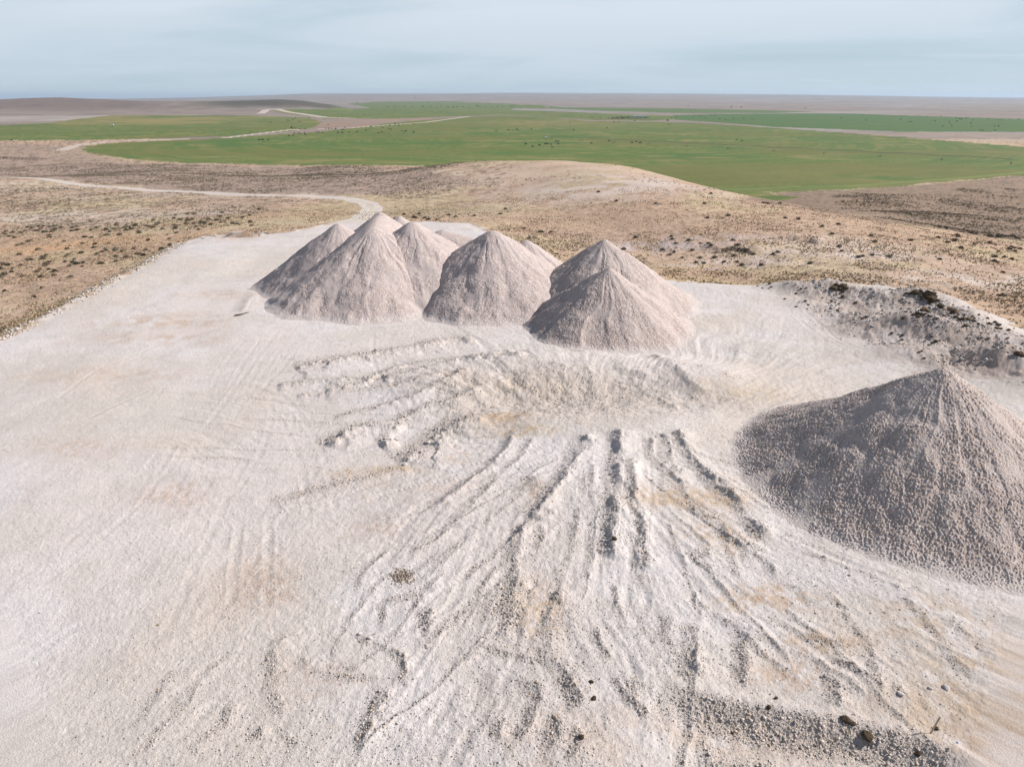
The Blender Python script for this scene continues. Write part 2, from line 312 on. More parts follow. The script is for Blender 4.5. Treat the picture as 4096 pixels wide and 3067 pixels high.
# extra wheel ruts: pairs of long gentle curves across the floor
_r = np.random.default_rng(77); TW2 = [(P, .6) for P in TW]
for i in range(34):
    if i < 20:  # left side traffic, roughly along the haul route and round the mound
        a0 = _r.uniform(-.35, .35); c = np.array([_r.uniform(-34, -6), _r.uniform(30, 92)]); L = _r.uniform(14, 45); ang = _r.choice([2.0 + a0, .35 + a0, 1.3 + a0])
    else:
        c = np.array([_r.uniform(-12, 30), _r.uniform(27, 58)]); L = _r.uniform(10, 26); ang = math.atan2(c[1] - 60, c[0] - 8) + _r.uniform(-.3, .3)
    k = _r.uniform(-.02, .02); t = np.linspace(-L / 2, L / 2, 9); dx_, dy_ = np.cos(ang + k * t), np.sin(ang + k * t); px_ = c[0] + np.cumsum(dx_) * L / 8 - dx_.sum() * L / 16; py_ = c[1] + np.cumsum(dy_) * L / 8 - dy_.sum() * L / 16
    nx_, ny_ = -np.sin(ang), np.cos(ang)
    for o_ in (-1.05, 1.05): TW2.append((np.stack([px_ + nx_ * o_, py_ + ny_ * o_], 1), _r.uniform(.12, .42) if i < 20 else _r.uniform(.4, .8)))
# thin windrows fanning out from the mound
FAN = []
for i in range(50):
    ph = _r.uniform(-2.35, -.30) if i % 6 else _r.uniform(2.8, 3.3); r0 = _r.uniform(5, 26); L = _r.uniform(3, 13) * (1 if r0 > 12 else 1.2); t = np.linspace(0, 1, 6)
    pp = ph + _r.uniform(-.12, .12) * t + _r.uniform(-.012, .012, 6).cumsum(); rr__ = r0 + L * t
    FAN.append((np.stack([8 + 1.25 * rr__ * np.cos(pp), 61 + 1.1 * rr__ * np.sin(pp)], 1), _r.uniform(.14, .34), _r.uniform(.08, .21) * (.55 if abs(ph) > 2.2 else 1), _r.uniform(.4, .9)))
# small scarps (vertical faces towards the camera), steppe side raised
SCARP = [(on_plane([(890,944),(960,941),(1030,936),(1090,932)], 0), .9), (on_plane([(2860,1000),(2930,996),(2990,1004),(3010,1012)], -.4), .7), (on_plane([(3160,970),(3230,972),(3290,985)], 0), .6),
         (on_plane([(2290,1035),(2350,1060)], 0), .8)]

def micro(x, y):
    """fine relief of the pad: returns height, rubble mask"""
    s = pad_sd(x, y); inp = sstep(-1, 3, s)
    z = np.zeros(x.shape); rub = np.zeros(x.shape)
    wx = x + (fbm(x * .6, y * .6, 41, 4) - .5) * .5; wy = y + (fbm(x * .6, y * .6, 43, 4) - .5) * .5
    lump = fbm(x * 1.1, y * 1.1, 51, 4); lump2 = fbm(x * .5, y * .5, 52, 4); brk = .40 + .60 * sstep(.36, .54, fbm(x * .38, y * .38, 53, 4))
    lr = fbm(x * 3.2, y * 3.2, 54, 3)
    for P, w, h, k in RW + FAN:
        R = w * 3.0; m = np.nonzero((x > P[:, 0].min() - R) & (x < P[:, 0].max() + R) & (y > P[:, 1].min() - R) & (y < P[:, 1].max() + R))[0]
        if len(m) == 0: continue
        d, sarc, side, L = polydist(wx[m], wy[m], P, False, R); g = d < R; m = m[g]; d = d[g]; sarc = sarc[g]; side = side[g]
        if len(m) == 0: continue
        dv = P[-1] - P[0]; flip = 1.0 if (-dv[1] * SUNX + dv[0] * SUNY) >= 0 else -1.0
        u = d / w * np.where(side * flip >= 0, 1, -1); ends = sstep(0, .9, sarc + .2) * sstep(0, .9, L - sarc + .2)   # u > 0 on the worn, gentle flank, always the sunward one
        prof = np.where(u < 0, np.exp(-np.abs(u / .75) ** 1.6), np.exp(-np.abs(u / 1.6) ** 1.8)) * (.6 + .45 * lump[m] + .35 * lr[m] * (u < .3)) * ends
        z[m] += h * (.50 if h < .45 else .60) * prof * brk[m] - h * .05 * np.exp(-((u + 1.9) / .6) ** 2) * ends
        rub[m] = np.maximum(rub[m], k * np.clip(np.exp(-((u + .7) / 1.0) ** 2) * (.25 + .6 * brk[m]) * (.5 + lr[m]) + .22 * np.exp(-(u / 3.0) ** 2) * sstep(.35, .65, lr[m]), 0, 1) * ends)
    for P, wk in TW2:
        m = np.nonzero((x > P[:, 0].min() - 1.2) & (x < P[:, 0].max() + 1.2) & (y > P[:, 1].min() - 1.2) & (y < P[:, 1].max() + 1.2))[0]
        if len(m) == 0: continue
        d, sarc, side, L = polydist(x[m], y[m], P, False, 1.2); e_ = sstep(0, 3, sarc) * sstep(0, 3, L - sarc) * (.3 + .7 * brk[m])
        z[m] += wk * e_ * (d < 1.2) * (-.045 * np.exp(-(d / .25) ** 2) + .035 * np.exp(-((d - .45) / .16) ** 2) + .018 * np.sin(sarc * 15) * np.exp(-(d / .3) ** 2))
    mb = bump(x, y, 5, 70, 17, 8, 0, 2); z += ((fbm(x * .55, y * .55, 89, 4) - .5) * .55 + (fbm(x * 1.6, y * 1.6, 90, 3) - .5) * .18) * mb * inp; rub = np.maximum(rub, .95 * mb * sstep(.40, .56, fbm(x * .5, y * .5, 98, 4)))
    # terrace
    d, sarc, side, L = polydist(wx, wy, STEP, False, 30); m = d < 29
    if m.any():
        sdv = d[m] * side[m]                   # positive = far side
        ends = sstep(0, 6, sarc[m])
        z[m] += ends * (-.55 * (1 - sstep(-1.7, -.1, sdv)) * (1 - sstep(6, 20, -sdv)) + .12 * np.exp(-((sdv - .2) / .4) ** 2))
        rub[m] = np.maximum(rub[m], ends * sstep(-2.6, -1.6, sdv) * (1 - sstep(-.4, .3, sdv)))
    # rubble of the mound's rear face and of the spoil bank
    rm = bump(x, y, 6.5, 70.5, 11, 3.6, .02, 2) * 1.1
    rub = np.maximum(rub, np.clip(rm, 0, 1) * sstep(.25, .6, fbm(x * .35, y * .35, 61, 3) + .15))
    rub = np.maximum(rub, bump(x, y, -6, 68, 6, 6, 0, 2) * sstep(.4, .6, fbm(x * .4, y * .4, 62, 3)) * .9)
    rub = np.maximum(rub, bump(x, y, 20, 72, 7, 6, 0, 2) * sstep(.45, .6, fbm(x * .4, y * .4, 63, 3)) * .8)
    rub = np.maximum(rub, bump(x, y, .5, 36.5, 2.6, 3.6, .2, 2) * sstep(.35, .6, fbm(x * .6, y * .6, 64, 3)))
    sb = inpoly(x, y, SPOIL_POLY).astype(float); sb *= sstep(0, 7, polydist(x, y, SPOIL_POLY, True, 8)[0] + (fbm(x * .3, y * .3, 88, 3) - .5) * 5); sb0 = sb * sstep(0, 2, s)
    rub = np.maximum(rub, sb * sstep(.28, .58, fbm(x * .22, y * .22, 65, 4)) * .9)
    rub = rub * inp
    # bulldozer streaks running out from the mound
    ax = x - MC[0]; ay = (y - MC[1]); rr = np.hypot(ax, ay) + 1; ph = np.arctan2(ay, ax) + (fbm(x * .05, y * .05, 71, 2) - .5) * .5
    st = fbm(ph * 16, np.log(rr) * 2.2, 73, 4); st2 = fbm(ph * 45, np.log(rr) * 4.0, 75, 3)
    lowm = sstep(.38, .62, fbm(x * .06, y * .06, 76, 3))
    amp = sstep(3, 9, rr) * (1 - sstep(34, 60, rr)) * (.35 + .65 * lowm)
    left = 1 - sstep(-18, -8, x) * sstep(0, 1, 1)
    amp = amp * (1 - .55 * sstep(-4, -18, x))
    z += ((st - .5) * .34 + (st2 - .5) * .12) * amp * inp * sstep(2, 20, rr)
    # faint windrow lines of broken stone along the streaks
    ln = sstep(.60, .72, st2) * sstep(.5, .62, st) * amp
    rub = np.maximum(rub, ln * .22)
    z += (fbm(x * .5, y * .5, 81, 4) - .5) * .10 * inp
    z += (fbm(x * 6, y * 6, 84, 2) - .5) * .035 * inp + (fbm(x * 2.2, y * 2.2, 83, 3) - .5) * .09 * inp * (.4 + .6 * sstep(-25, -5, x))
    z += ((fbm(x * .45, y * .45, 85, 5) - .5) * .9 + (fbm(x * 1.8, y * 1.8, 86, 3) - .5) * .35) * sb0 + (fbm(x / 1.6, y / 1.6, 87, 3) - .5) * .30 * sstep(1, -2, s) * 1.0
    # stones standing out of the rubble
    f1, i1 = worley(x / .17, y / .17, 91); f2, i2 = worley(x / .09, y / .09, 93)
    z += np.maximum(0, 1 - (f1 / (.30 + .3 * i1)) ** 2) * .045 * rub * (i1 > .55)
    z += np.maximum(0, 1 - (f2 / (.35 + .3 * i2)) ** 2) * .02 * sstep(.05, .4, rub)
    f3, i3 = worley(x / .42, y / .42, 95)
    z += np.maximum(0, 1 - (f3 / (.12 + .12 * i3)) ** 2) * .025 * (i3 > .7) * inp
    for P, h in SCARP:
        d, sarc, side, L = polydist(wx, wy, P, False, 12); m = d < 12
        if m.any():
            sdv = d[m] * side[m]; ends = sstep(0, 2.5, sarc[m]) * sstep(0, 2.5, L - sarc[m])
            z[m] += h * ends * sstep(-.15, .15, sdv) * (1 - sstep(1, 10, sdv)) - .15 * h * ends * (1 - sstep(-.15, .1, sdv)) * (1 - sstep(.5, 3, -sdv))
    return z, rub

# ------------------------------------------------------------------ materials
def material(name, rough=.95, attr='Col', nscale=3.0, namp=.18, bump_s=0.0, bscale=10.0, bdist=.03, base=None, spec=.2, n2=None):
    m = bpy.data.materials.new(name); m.use_nodes = True; t = m.node_tree; b = t.nodes['Principled BSDF']
    b.inputs['Roughness'].default_value = rough; b.inputs['Specular IOR Level'].default_value = spec
    tcn = t.nodes.new('ShaderNodeTexCoord')
    if base is None:
        a = t.nodes.new('ShaderNodeAttribute'); a.attribute_name = attr; col = a.outputs['Color']
    else:
        a = t.nodes.new('ShaderNodeRGB'); a.outputs[0].default_value = (*base, 1); col = a.outputs[0]
    def mul(col, scale, amp, det):
        nz = t.nodes.new('ShaderNodeTexNoise'); nz.inputs['Scale'].default_value = scale; nz.inputs['Detail'].default_value = det; nz.inputs['Roughness'].default_value = .65
        t.links.new(tcn.outputs['Object'], nz.inputs['Vector'])
        mr = t.nodes.new('ShaderNodeMapRange'); mr.inputs[1].default_value = .25; mr.inputs[2].default_value = .75; mr.inputs[3].default_value = 1 - amp; mr.inputs[4].default_value = 1 + amp
        t.links.new(nz.outputs['Fac'], mr.inputs[0])
        vm = t.nodes.new('ShaderNodeVectorMath'); vm.operation = 'SCALE'; t.links.new(col, vm.inputs[0]); t.links.new(mr.outputs[0], vm.inputs['Scale']); return vm.outputs[0]
    if namp > 0: col = mul(col, nscale, namp, 6)
    if n2: col = mul(col, n2[0], n2[1], 3)
    t.links.new(col, b.inputs['Base Color'])
    if bump_s > 0:
        nb = t.nodes.new('ShaderNodeTexNoise'); nb.inputs['Scale'].default_value = bscale; nb.inputs['Detail'].default_value = 5; nb.inputs['Roughness'].default_value = .7
        t.links.new(tcn.outputs['Object'], nb.inputs['Vector'])
        bn = t.nodes.new('ShaderNodeBump'); bn.inputs['Strength'].default_value = bump_s; bn.inputs['Distance'].default_value = bdist
        t.links.new(nb.outputs['Fac'], bn.inputs['Height']); t.links.new(bn.outputs[0], b.inputs['Normal'])
    return m
M_pad = material('crushed limestone floor', nscale=5, namp=.12, bump_s=1.0, bscale=9, bdist=.07, n2=(.35, .05))
M_step = material('dry steppe soil', nscale=1.6, namp=.22, bump_s=.8, bscale=2.2, bdist=.12, n2=(.09, .10))
M_field = material('irrigated pasture', nscale=.25, namp=.14, bump_s=.3, bscale=.8, bdist=.1)
M_far = material('far steppe', nscale=.012, namp=.16, n2=(.05, .12))
M_road = material('dusty road', nscale=1.2, namp=.08, bump_s=.4, bscale=4, bdist=.04)
M_pile = material('crushed stone', nscale=9, namp=.10, bump_s=.9, bscale=11, bdist=.05)
M_stone = material('loose stone', nscale=12, namp=.12, bump_s=.4, bscale=14, bdist=.02)
M_clod = material('dark sod', nscale=9, namp=.35, bump_s=1.0, bscale=9, bdist=.06)
M_bush = material('sagebrush leaves', nscale=6, namp=.3, spec=.1)

def mesh_np(name, V, faces, mat, col=None, parent=None, smooth=False, origin=None, link=True):
    V = np.asarray(V, np.float32)
    if origin is not None: V = V - np.asarray(origin, np.float32)
    me = bpy.data.meshes.new(name); faces = np.asarray(faces); k = faces.shape[1]; nf = len(faces)
    me.vertices.add(len(V)); me.vertices.foreach_set('co', V.ravel())
    me.loops.add(nf * k); me.loops.foreach_set('vertex_index', faces.astype(np.int32).ravel())
    me.polygons.add(nf); me.polygons.foreach_set('loop_start', np.arange(0, nf * k, k, dtype=np.int32))
    if smooth: me.polygons.foreach_set('use_smooth', np.ones(nf, bool))
    me.update(calc_edges=True)
    if col is not None:
        c = np.ones((len(V), 4), np.float32); c[:, :3] = np.clip(col, 0, 1)
        at = me.color_attributes.new('Col', 'FLOAT_COLOR', 'POINT'); at.data.foreach_set('color', c.ravel())
    me.materials.append(mat)
    o = bpy.data.objects.new(name, me)
    if origin is not None: o.location = [float(a) for a in origin]
    if link: COL.objects.link(o)
    if parent is not None: o.parent = parent
    return o
def tag(o, label=None, cat=None, group=None, kind=None):
    for k, v in (('label', label), ('category', cat), ('group', group), ('kind', kind)):
        if v: o[k] = v
    return o
def lerp(a, b, t): return a + (np.asarray(b) - a) * t[..., None]

# ------------------------------------------------------------------ land cover polygons (world, from visible outlines)
def P2(px): return hit(px)[:, :2]
FA = np.vstack([P2([(345,585),(330,600),(380,615),(450,628),(600,645),(750,652),(1000,657),(1400,660),(1700,663)]),
                [(-30, 470), (60, 440), (170, 420)], P2([(3050,768),(3200,766),(3400,757),(3700,735),(4096,700),(4500,640)]),
                P2([(4096,588),(3900,572),(3600,548),(3300,527),(3100,512),(2900,499),(2670,489),(2500,487),(2350,485),(2200,470),(2000,462),(1850,470),(1600,488),(1420,512),(1250,530),(900,552),(600,566),(430,575)])])
FB = P2([(-600,565),(0,562),(300,561),(500,557),(900,546),(1160,526),(1250,512),(1290,490),(1240,472),(1000,463),(700,462),(450,462),(300,478),(200,492),(0,501),(-600,505)])
FC = P2([(1080,437),(1300,438),(1480,432),(1390,415),(1500,407),(1800,405),(2060,417),(2180,424),(2190,436),(2060,434),(2040,441),(2250,447),(2450,456),(2690,464),(2700,478),(2600,484),(2350,480),(2150,466),(2000,459),(1850,465),(1550,476),(1300,474),(1170,458)])
FD = P2([(2200,426),(2600,433),(3000,440),(3250,447),(3100,453),(2700,452),(2450,446),(2180,434)])
FE = P2([(2690,462),(2900,457),(3200,454),(3400,455),(3700,465),(4096,477),(4500,490),(4500,535),(4096,529),(3600,527),(3400,519),(3100,509),(2900,492),(2700,480)])
ROADS = [(P2([(-500,660),(0,709),(300,736),(690,765),(1000,781),(1300,789),(1400,796),(1470,812),(1492,832),(1470,855),(1420,880),(1360,905)]), 3.4),
         (P2([(250,600),(300,583),(370,574),(430,567),(520,562),(900,552),(1160,520),(1400,512),(1700,490),(1880,466)]), 7.0),
         (P2([(2900,757),(3000,757),(3400,744),(3700,724),(4096,690),(4500,630)]), 3.0),
         (P2([(1040,455),(1065,440),(1110,437),(1200,455),(1300,470),(1400,474)]), 16.0)]
RS = np.array([1, 1, 1, 1])

# ------------------------------------------------------------------ terrain grid (polar around the viewpoint, 0.5 m to 60 km)
th_f = np.arange(-.72, .7201, .00092)
th = np.concatenate([np.linspace(-pi, -.75, 60), th_f, np.linspace(.75, pi, 60)])
rr = [6.0]
while rr[-1] < 42000:
    r = rr[-1]; Hc = 30 + 25 * min(max((r - 300) / 300, 0), 1)
    step = .00092 * (r * r + Hc * Hc) / Hc
    if r < 22: step = .5
    if 150 < r < 450: step *= .62
    step = min(step, r * .012 if r > 1500 else 1e9); rr.append(r + step)
rr = np.array(rr)
R_, T_ = np.meshgrid(rr, th, indexing='ij'); nr, ntn = R_.shape
X = (R_ * np.sin(T_)).ravel(); Y = (R_ * np.cos(T_)).ravel(); RR = R_.ravel(); TT = np.abs(T_.ravel())
print('terrain verts', len(X))
Z = hb(X, Y)
near = (RR < 260) & (TT < .74)
rub = np.zeros(len(X)); mz, mr_ = micro(X[near], Y[near]); Z[near] += mz; rub[near] = mr_
sd = np.full(len(X), -40.0); nn = RR < 420
sd[nn] = pad_sd(X[nn], Y[nn])
edge_n = (fbm(X * .5, Y * .5, 101, 4) - .5)
edge_f = fbm(X * 1.7, Y * 1.7, 102, 3) - .5; padm = sd + edge_n * 4.0 * sstep(60, 140, RR) + edge_n * 2.2 + edge_f * 2.0 > 0
fn = (fbm(X / 14, Y / 14, 103, 4) - .5) * 14; fn2 = (fbm(X / 14, Y / 14, 104, 4) - .5) * 14
green = np.zeros(len(X), bool)
for P in (FA, FB, FC, FD, FE): green |= inpoly(X + fn, Y + fn2, P)
road = np.zeros(len(X), bool); rdist = np.full(len(X), 1e3)
for P, w in ROADS[:2] + ROADS[3:]:
    d, _, _, _ = polydist(X + fn * .03, Y + fn2 * .03, P, False, w * 4); rdist = np.minimum(rdist, d / w); road |= d < w
d3, _, _, _ = polydist(X, Y, ROADS[2][0], False, 40)
spoil = inpoly(X, Y, SPOIL_POLY) & padm
MOUND_POLY = on_plane([(1190,1500),(1350,1445),(1600,1400),(1800,1362),(1930,1350),(2150,1400),(2500,1400),(2700,1440),(2850,1560),(2830,1680),(2790,1760),(2900,1900),(3060,2060),(3100,2170),(2900,2260),(2600,2320),(2300,2330),(2000,2350),(1950,2250),(1750,2100),(1640,1960),(1500,1860),(1330,1820),(1300,1700),(1250,1600)])
mn = (fbm(X * .4, Y * .4, 111, 3) - .5) * 2.0
mound = inpoly(X + mn, Y - mn, MOUND_POLY) & padm
farc = Y > 2450

# ---- base colours
n1 = fbm(X / 45, Y / 45, 121, 5); n2 = fbm(X / 9, Y / 9, 122, 4); n3 = fbm(X / 160, Y / 60, 123, 4)
cs = np.zeros((len(X), 3)) + (.345, .258, .182)
cs = lerp(cs, (.385, .30, .23), sstep(.54, .70, n1) * .5); cs = lerp(cs, (.34, .25, .18), sstep(.52, .70, n2) * .7); cs = lerp(cs, (.36, .315, .19), sstep(.50, .66, fbm(X / 30, Y / 30, 124, 4)) * .6)
cs *= (.74 + .52 * fbm(X / 2.2, Y / 2.2, 125, 4))[:, None]; spk = fbm(X / 1.4, Y / 1.4, 126, 3); cs = lerp(cs, (.17, .125, .085), sstep(.60, .70, spk) * .65)
def patch(c, px, rx, ry, color, k=1.0, rot=0, seed=0, soft=False):
    if c is cs or soft: color = tuple(.72 * a + .28 * b for a, b in zip(color, (.33, .26, .20)))
    p = hit([px])[0]; q3 = max(rx, ry) * 2; m = np.nonzero((np.abs(X - p[0]) < q3) & (np.abs(Y - p[1]) < q3))[0]
    x_, y_ = X[m], Y[m]; wv = rx * .8; b = bump(x_ + (fbm(x_ * 1.5 / rx, y_ * 1.5 / rx, 230 + seed, 4) - .5) * wv, y_ + (fbm(x_ * 1.5 / rx, y_ * 1.5 / rx, 231 + seed, 4) - .5) * wv * ry / rx, p[0], p[1], rx, ry, rot, 1.0)
    f = b * k * (.25 + 1.3 * sstep(.35, .65, fbm(x_ * 6 / rx, y_ * 6 / rx, 200 + seed, 5))); c = c.copy()
    c[m] = lerp(c[m], color, np.clip(f, 0, 1)); return c
for i, (px, rx, ry, colr, k) in enumerate([
    ((2650,985),22,7,(.40,.36,.36),.9),((2850,1060),22,5,(.38,.34,.33),.9),((2400,930),18,10,(.27,.20,.15),.8),((2950,1130),20,6,(.33,.26,.15),.8),((2700,1060),20,4,(.34,.27,.14),.7),
    ((3330,1015),22,9,(.50,.45,.41),.9),((3900,1120),20,6,(.50,.45,.40),.9),((3300,960),12,6,(.50,.43,.37),.8),((100,1000),25,8,(.42,.25,.13),.9),((300,970),25,8,(.42,.28,.16),.8),
    ((1700,850),28,14,(.27,.26,.16),.8),((2300,900),40,14,(.36,.27,.19),.6),((3200,800),60,40,(.25,.165,.105),.95),((3450,830),50,40,(.24,.165,.11),.9),((3900,860),70,40,(.24,.19,.14),.8),((3700,780),70,40,(.28,.20,.14),.8),
    ((3600,765),110,22,(.22,.22,.10),.9),((4000,745),90,25,(.21,.22,.10),.8),((3200,770),50,20,(.22,.21,.10),.8),((2450,735),45,30,(.46,.42,.38),.8),((2300,670),90,25,(.43,.36,.29),.8),((2000,690),70,25,(.42,.33,.25),.8),
    ((800,760),90,50,(.37,.32,.27),.6),((300,680),200,60,(.33,.26,.22),.8),((700,690),160,60,(.31,.25,.20),.7),((1300,690),120,50,(.33,.28,.23),.7),((100,740),60,40,(.46,.42,.36),.6),((100,870),50,18,(.48,.44,.38),.8),((550,870),30,16,(.46,.42,.36),.6),
    ((1150,860),30,10,(.36,.25,.17),.8),((1000,900),30,12,(.40,.36,.25),.7),((200,1230),20,9,(.44,.37,.28),.7),((500,610),130,30,(.40,.33,.18),.9),((950,640),160,18,(.42,.34,.22),.6),((2000,1000),30,8,(.42,.34,.24),.8),((1500,640+110),60,30,(.45,.41,.36),.5),
    ((840,855),14,6,(.5,.47,.45),.9)]):
    cs = patch(cs, px, rx, ry, colr, k * .85, 0, i, True)
wob = (fbm(X / 25, Y / 25, 127, 4) - .5) * 40
zl = inpoly(X + wob, Y + wob, hit([(-600,600),(0,572),(345,590),(500,655),(900,660),(1400,665),(1850,690),(1900,720),(1600,775),(1300,775),(1000,765),(300,725),(-500,690)])[:, :2]) & (Y > 200)
cs = lerp(cs, (.255, .20, .165), zl * .75)
zr = inpoly(X + wob * .6, Y + wob * .6, hit([(2930,772),(3100,772),(3400,760),(3700,738),(4096,700),(4700,640),(4700,1010),(4096,965),(3750,915),(3500,885),(3300,850),(3100,810)])[:, :2])
cs = lerp(cs, (.215, .160, .115), zr * .9); cs = lerp(cs, (.17, .17, .085), zr * np.exp(-np.maximum(d3 - 4, 0) / 5.) * .8)
cs = lerp(cs, (.30, .245, .16), (Y > 150) * np.exp(-((polydist(X, Y, FA, True, 30)[0]) / 14) ** 2) * .5 * (X < 60))
cs = cs * (1.18, 1.09, 1.07); spk2 = fbm(X / 3.2, Y / 2.4, 128, 3); cs = lerp(cs, (.14, .105, .08), sstep(.54, .64, spk2) * .6 * sstep(180, 320, RR) * (zl | zr | (X < 0)))
# far country
nb1 = fbm(X / 900, Y / 500, 131, 5); nb2 = fbm(X / 130, Y / 130, 132, 5)
cf = np.zeros((len(X), 3)) + (.36, .275, .22); cf = lerp(cf, (.42, .36, .32), sstep(.52, .68, nb1)); cf = lerp(cf, (.25, .20, .17), sstep(.5, .7, nb2) * .7); cf = lerp(cf, (.16, .19, .12), sstep(.60, .72, fbm(X / 2200, Y / 700, 133, 4)) * sstep(9000, 16000, Y) * .8)
Bq = X / np.maximum(Y, 1)
cf = lerp(cf, (.105, .095, .065), sstep(-.46, -.36, Bq) * (1 - sstep(-.24, -.19, Bq)) * sstep(3350, 3700, Y) * (1 - sstep(4700, 5200, Y)) * .9)  # cloud shadow over this hill, put into its ground colour
cf = lerp(cf, (.235, .17, .14), (1 - sstep(-.5, -.4, Bq)) * sstep(3200, 3500, Y) * (1 - sstep(4700, 5200, Y)) * .8)
for i, (px, rx, ry, colr, k) in enumerate([((60,475),500,330,(.50,.41,.35),1),((1450,500),160,220,(.42,.27,.19),.95),((1650,480),220,200,(.44,.29,.20),.9),((3900,545),200,130,(.43,.33,.26),.9),((3500,530),160,60,(.40,.30,.22),.6),((2100,426),160,300,(.30,.19,.14),.9)]):
    cf = patch(cf, px, rx, ry, colr, k, 0, 50 + i); cs = patch(cs, px, rx, ry, colr, k, 0, 50 + i)
cf *= .70 * np.array((.94, .97, 1.0)); cs = np.where((Y > 1100)[:, None], cf, cs); cs = lerp(cs, (.42, .34, .28), np.exp(-np.maximum(rdist - 1, 0) / .4) * .3 * (Y < 700))
# pasture: concentric wheel arcs of the pivot, dry patches
PC = hit([(2207, 556)])[0]
rc = np.hypot(X - PC[0], Y - PC[1]); ring = fbm(rc / 5.5, np.arctan2(Y - PC[1], X - PC[0]) * 3, 141, 4)
cg = np.zeros((len(X), 3)) + (.128, .178, .062)
cg = lerp(cg, (.225, .215, .098), sstep(.45, .68, ring) * .75); cg = lerp(cg, (.095, .165, .058), sstep(.52, .70, fbm(X / 90, Y / 50, 142, 4)) * .8)
cg = lerp(cg, (.30, .245, .14), sstep(.60, .74, fbm(X / 50, Y / 24, 143, 5)) * .75); cg = lerp(cg, (.185, .175, .075), sstep(.5, .7, fbm(X / 170, Y / 90, 144, 3)) * .7)
cg = lerp(cg, (.27, .29, .13), np.exp(-(d3 / 2.6) ** 2) * .9)
cg = np.where(inpoly(X, Y, FE)[:, None], lerp(cg, (.075, .155, .06), np.full(len(X), .75)), cg)
cg = np.where(inpoly(X, Y, FD)[:, None], lerp(cg, (.10, .17, .075), np.full(len(X), .6)), cg)
BC = hit([(450, 470)])[0]; cg = np.where(inpoly(X, Y, FB)[:, None], lerp(cg, (.33, .25, .15), sstep(.5, .62, fbm(X / 160, Y / 120, 145, 4)) * sstep(1500, 1900, Y) * .8), cg)
for i, (px, rx, ry, colr, k) in enumerate([((2150,490),140,200,(.31,.235,.14),.85),((2450,500),160,130,(.24,.21,.12),.6),((1150,500),170,60,(.20,.20,.10),.6),((3300,700),80,40,(.22,.20,.09),.6),((560,485),200,170,(.33,.25,.15),.8),((2480,476),60,34,(.10,.07,.05),1.5),((2560,477),60,30,(.11,.08,.06),1.4),((2380,478),40,20,(.17,.12,.08),.9)]):
    cg = patch(cg, px, rx, ry, colr, k, 0, 70 + i)
cg = cg * (.71, .75, .48)
# the pad
pn = fbm(X * .06, Y * .06, 151, 5); pn2 = fbm(X * .25, Y * .25, 152, 4)
cpd = np.zeros((len(X), 3)) + (.545, .485, .46)
cpd = lerp(cpd, (.56, .517, .503), sstep(.45, .62, fbm(X * .09, Y * .09, 153, 4)) * .9); cpd = lerp(cpd, (.505, .435, .375), sstep(.50, .68, pn) * .55); cpd = lerp(cpd, (.485, .435, .40), sstep(.52, .7, pn2) * .45)
cpd = lerp(cpd, (.43, .37, .33), np.clip(rub, 0, 1) * .5)  # rubble tone, with some shade of the ridges put into the colour
sps = spoil * sstep(-1, 7, polydist(X, Y, SPOIL_POLY, True, 8)[0] + (fbm(X * .3, Y * .3, 88, 3) - .5) * 6)
cpd = lerp(cpd, (.345, .28, .245), .95 * sps * (.5 + .5 * sstep(.4, .6, fbm(X * .3, Y * .3, 155, 4))) * sstep(0, 5, sd))
cpd *= (.94 + .12 * fbm(X * 3.1, Y * 3.1, 154, 3))[:, None]
for i, (px, rx, ry, colr, k) in enumerate([
    ((700,1290),10,4,(.46,.36,.28),.7),((640,1350),9,2.6,(.46,.35,.27),.6),((860,1180),7,3,(.48,.37,.30),.6),((420,1500),9,2.2,(.46,.37,.28),.6),((330,1790),3.5,2.2,(.47,.36,.29),.6),((700,1980),3,2,(.47,.37,.30),.7),((1050,2350),2.2,2.6,(.42,.33,.26),.8),((990,2300),1.4,3,(.44,.35,.28),.6),
    ((2010,1670),2.6,1.4,(.44,.29,.13),1),((2090,1725),2.6,.9,(.44,.33,.16),1),((2100,1545),8,2,(.50,.42,.32),.5),((1500,2110),3,2,(.47,.38,.30),.5),((2680,1990),3.4,1.6,(.45,.33,.20),.9),((2850,1990),3,1.4,(.44,.32,.20),.8),((2880,2140),3,2,(.44,.34,.24),.7),
    ((3060,2390),3.4,1.4,(.44,.32,.20),.8),((3280,2570),2.6,.8,(.43,.31,.18),.9),((3170,2690),2.6,1.2,(.45,.34,.24),.8),((3700,2500),5,3,(.46,.37,.27),.6),((3950,2700),5,3,(.44,.35,.24),.8),((3800,2850),4,1.6,(.44,.34,.22),.8),((4050,2960),3,1.5,(.34,.24,.14),.9),
    ((2150,2440),1.5,2.6,(.50,.39,.26),.9),((2140,1960),1.6,1.6,(.42,.33,.24),.7),((1830,1490),2.4,1,(.44,.36,.28),.6),((1450,1890),4,1,(.48,.37,.24),.7),((1600,1880),1.6,.6,(.45,.33,.18),.9),((3000,1570),5,1.6,(.48,.40,.27),.8),((2980,1560),8,3,(.50,.43,.34),.5),
    ((3560,1300),9,4,(.40,.33,.28),.5),((3700,1400),10,5,(.38,.33,.30),.6),((3960,1420),7,4,(.36,.27,.22),.6),((3250,1200),8,3,(.45,.39,.35),.5),((950,950),7,4,(.48,.35,.28),.7),((1230,2700),3,2,(.50,.43,.38),.5),((2300,2960),5,2,(.49,.41,.33),.5),((2900,2950),7,1.6,(.50,.42,.34),.6),((1620,1960),6,2.4,(.52,.46,.41),.6),((1820,1830),4,2,(.50,.42,.36),.6)]):
    cpd = patch(cpd, px, rx, ry, tuple(.5 * a + .5 * b for a, b in zip(colr, (.48, .385, .345))), k, 0, 100 + i)
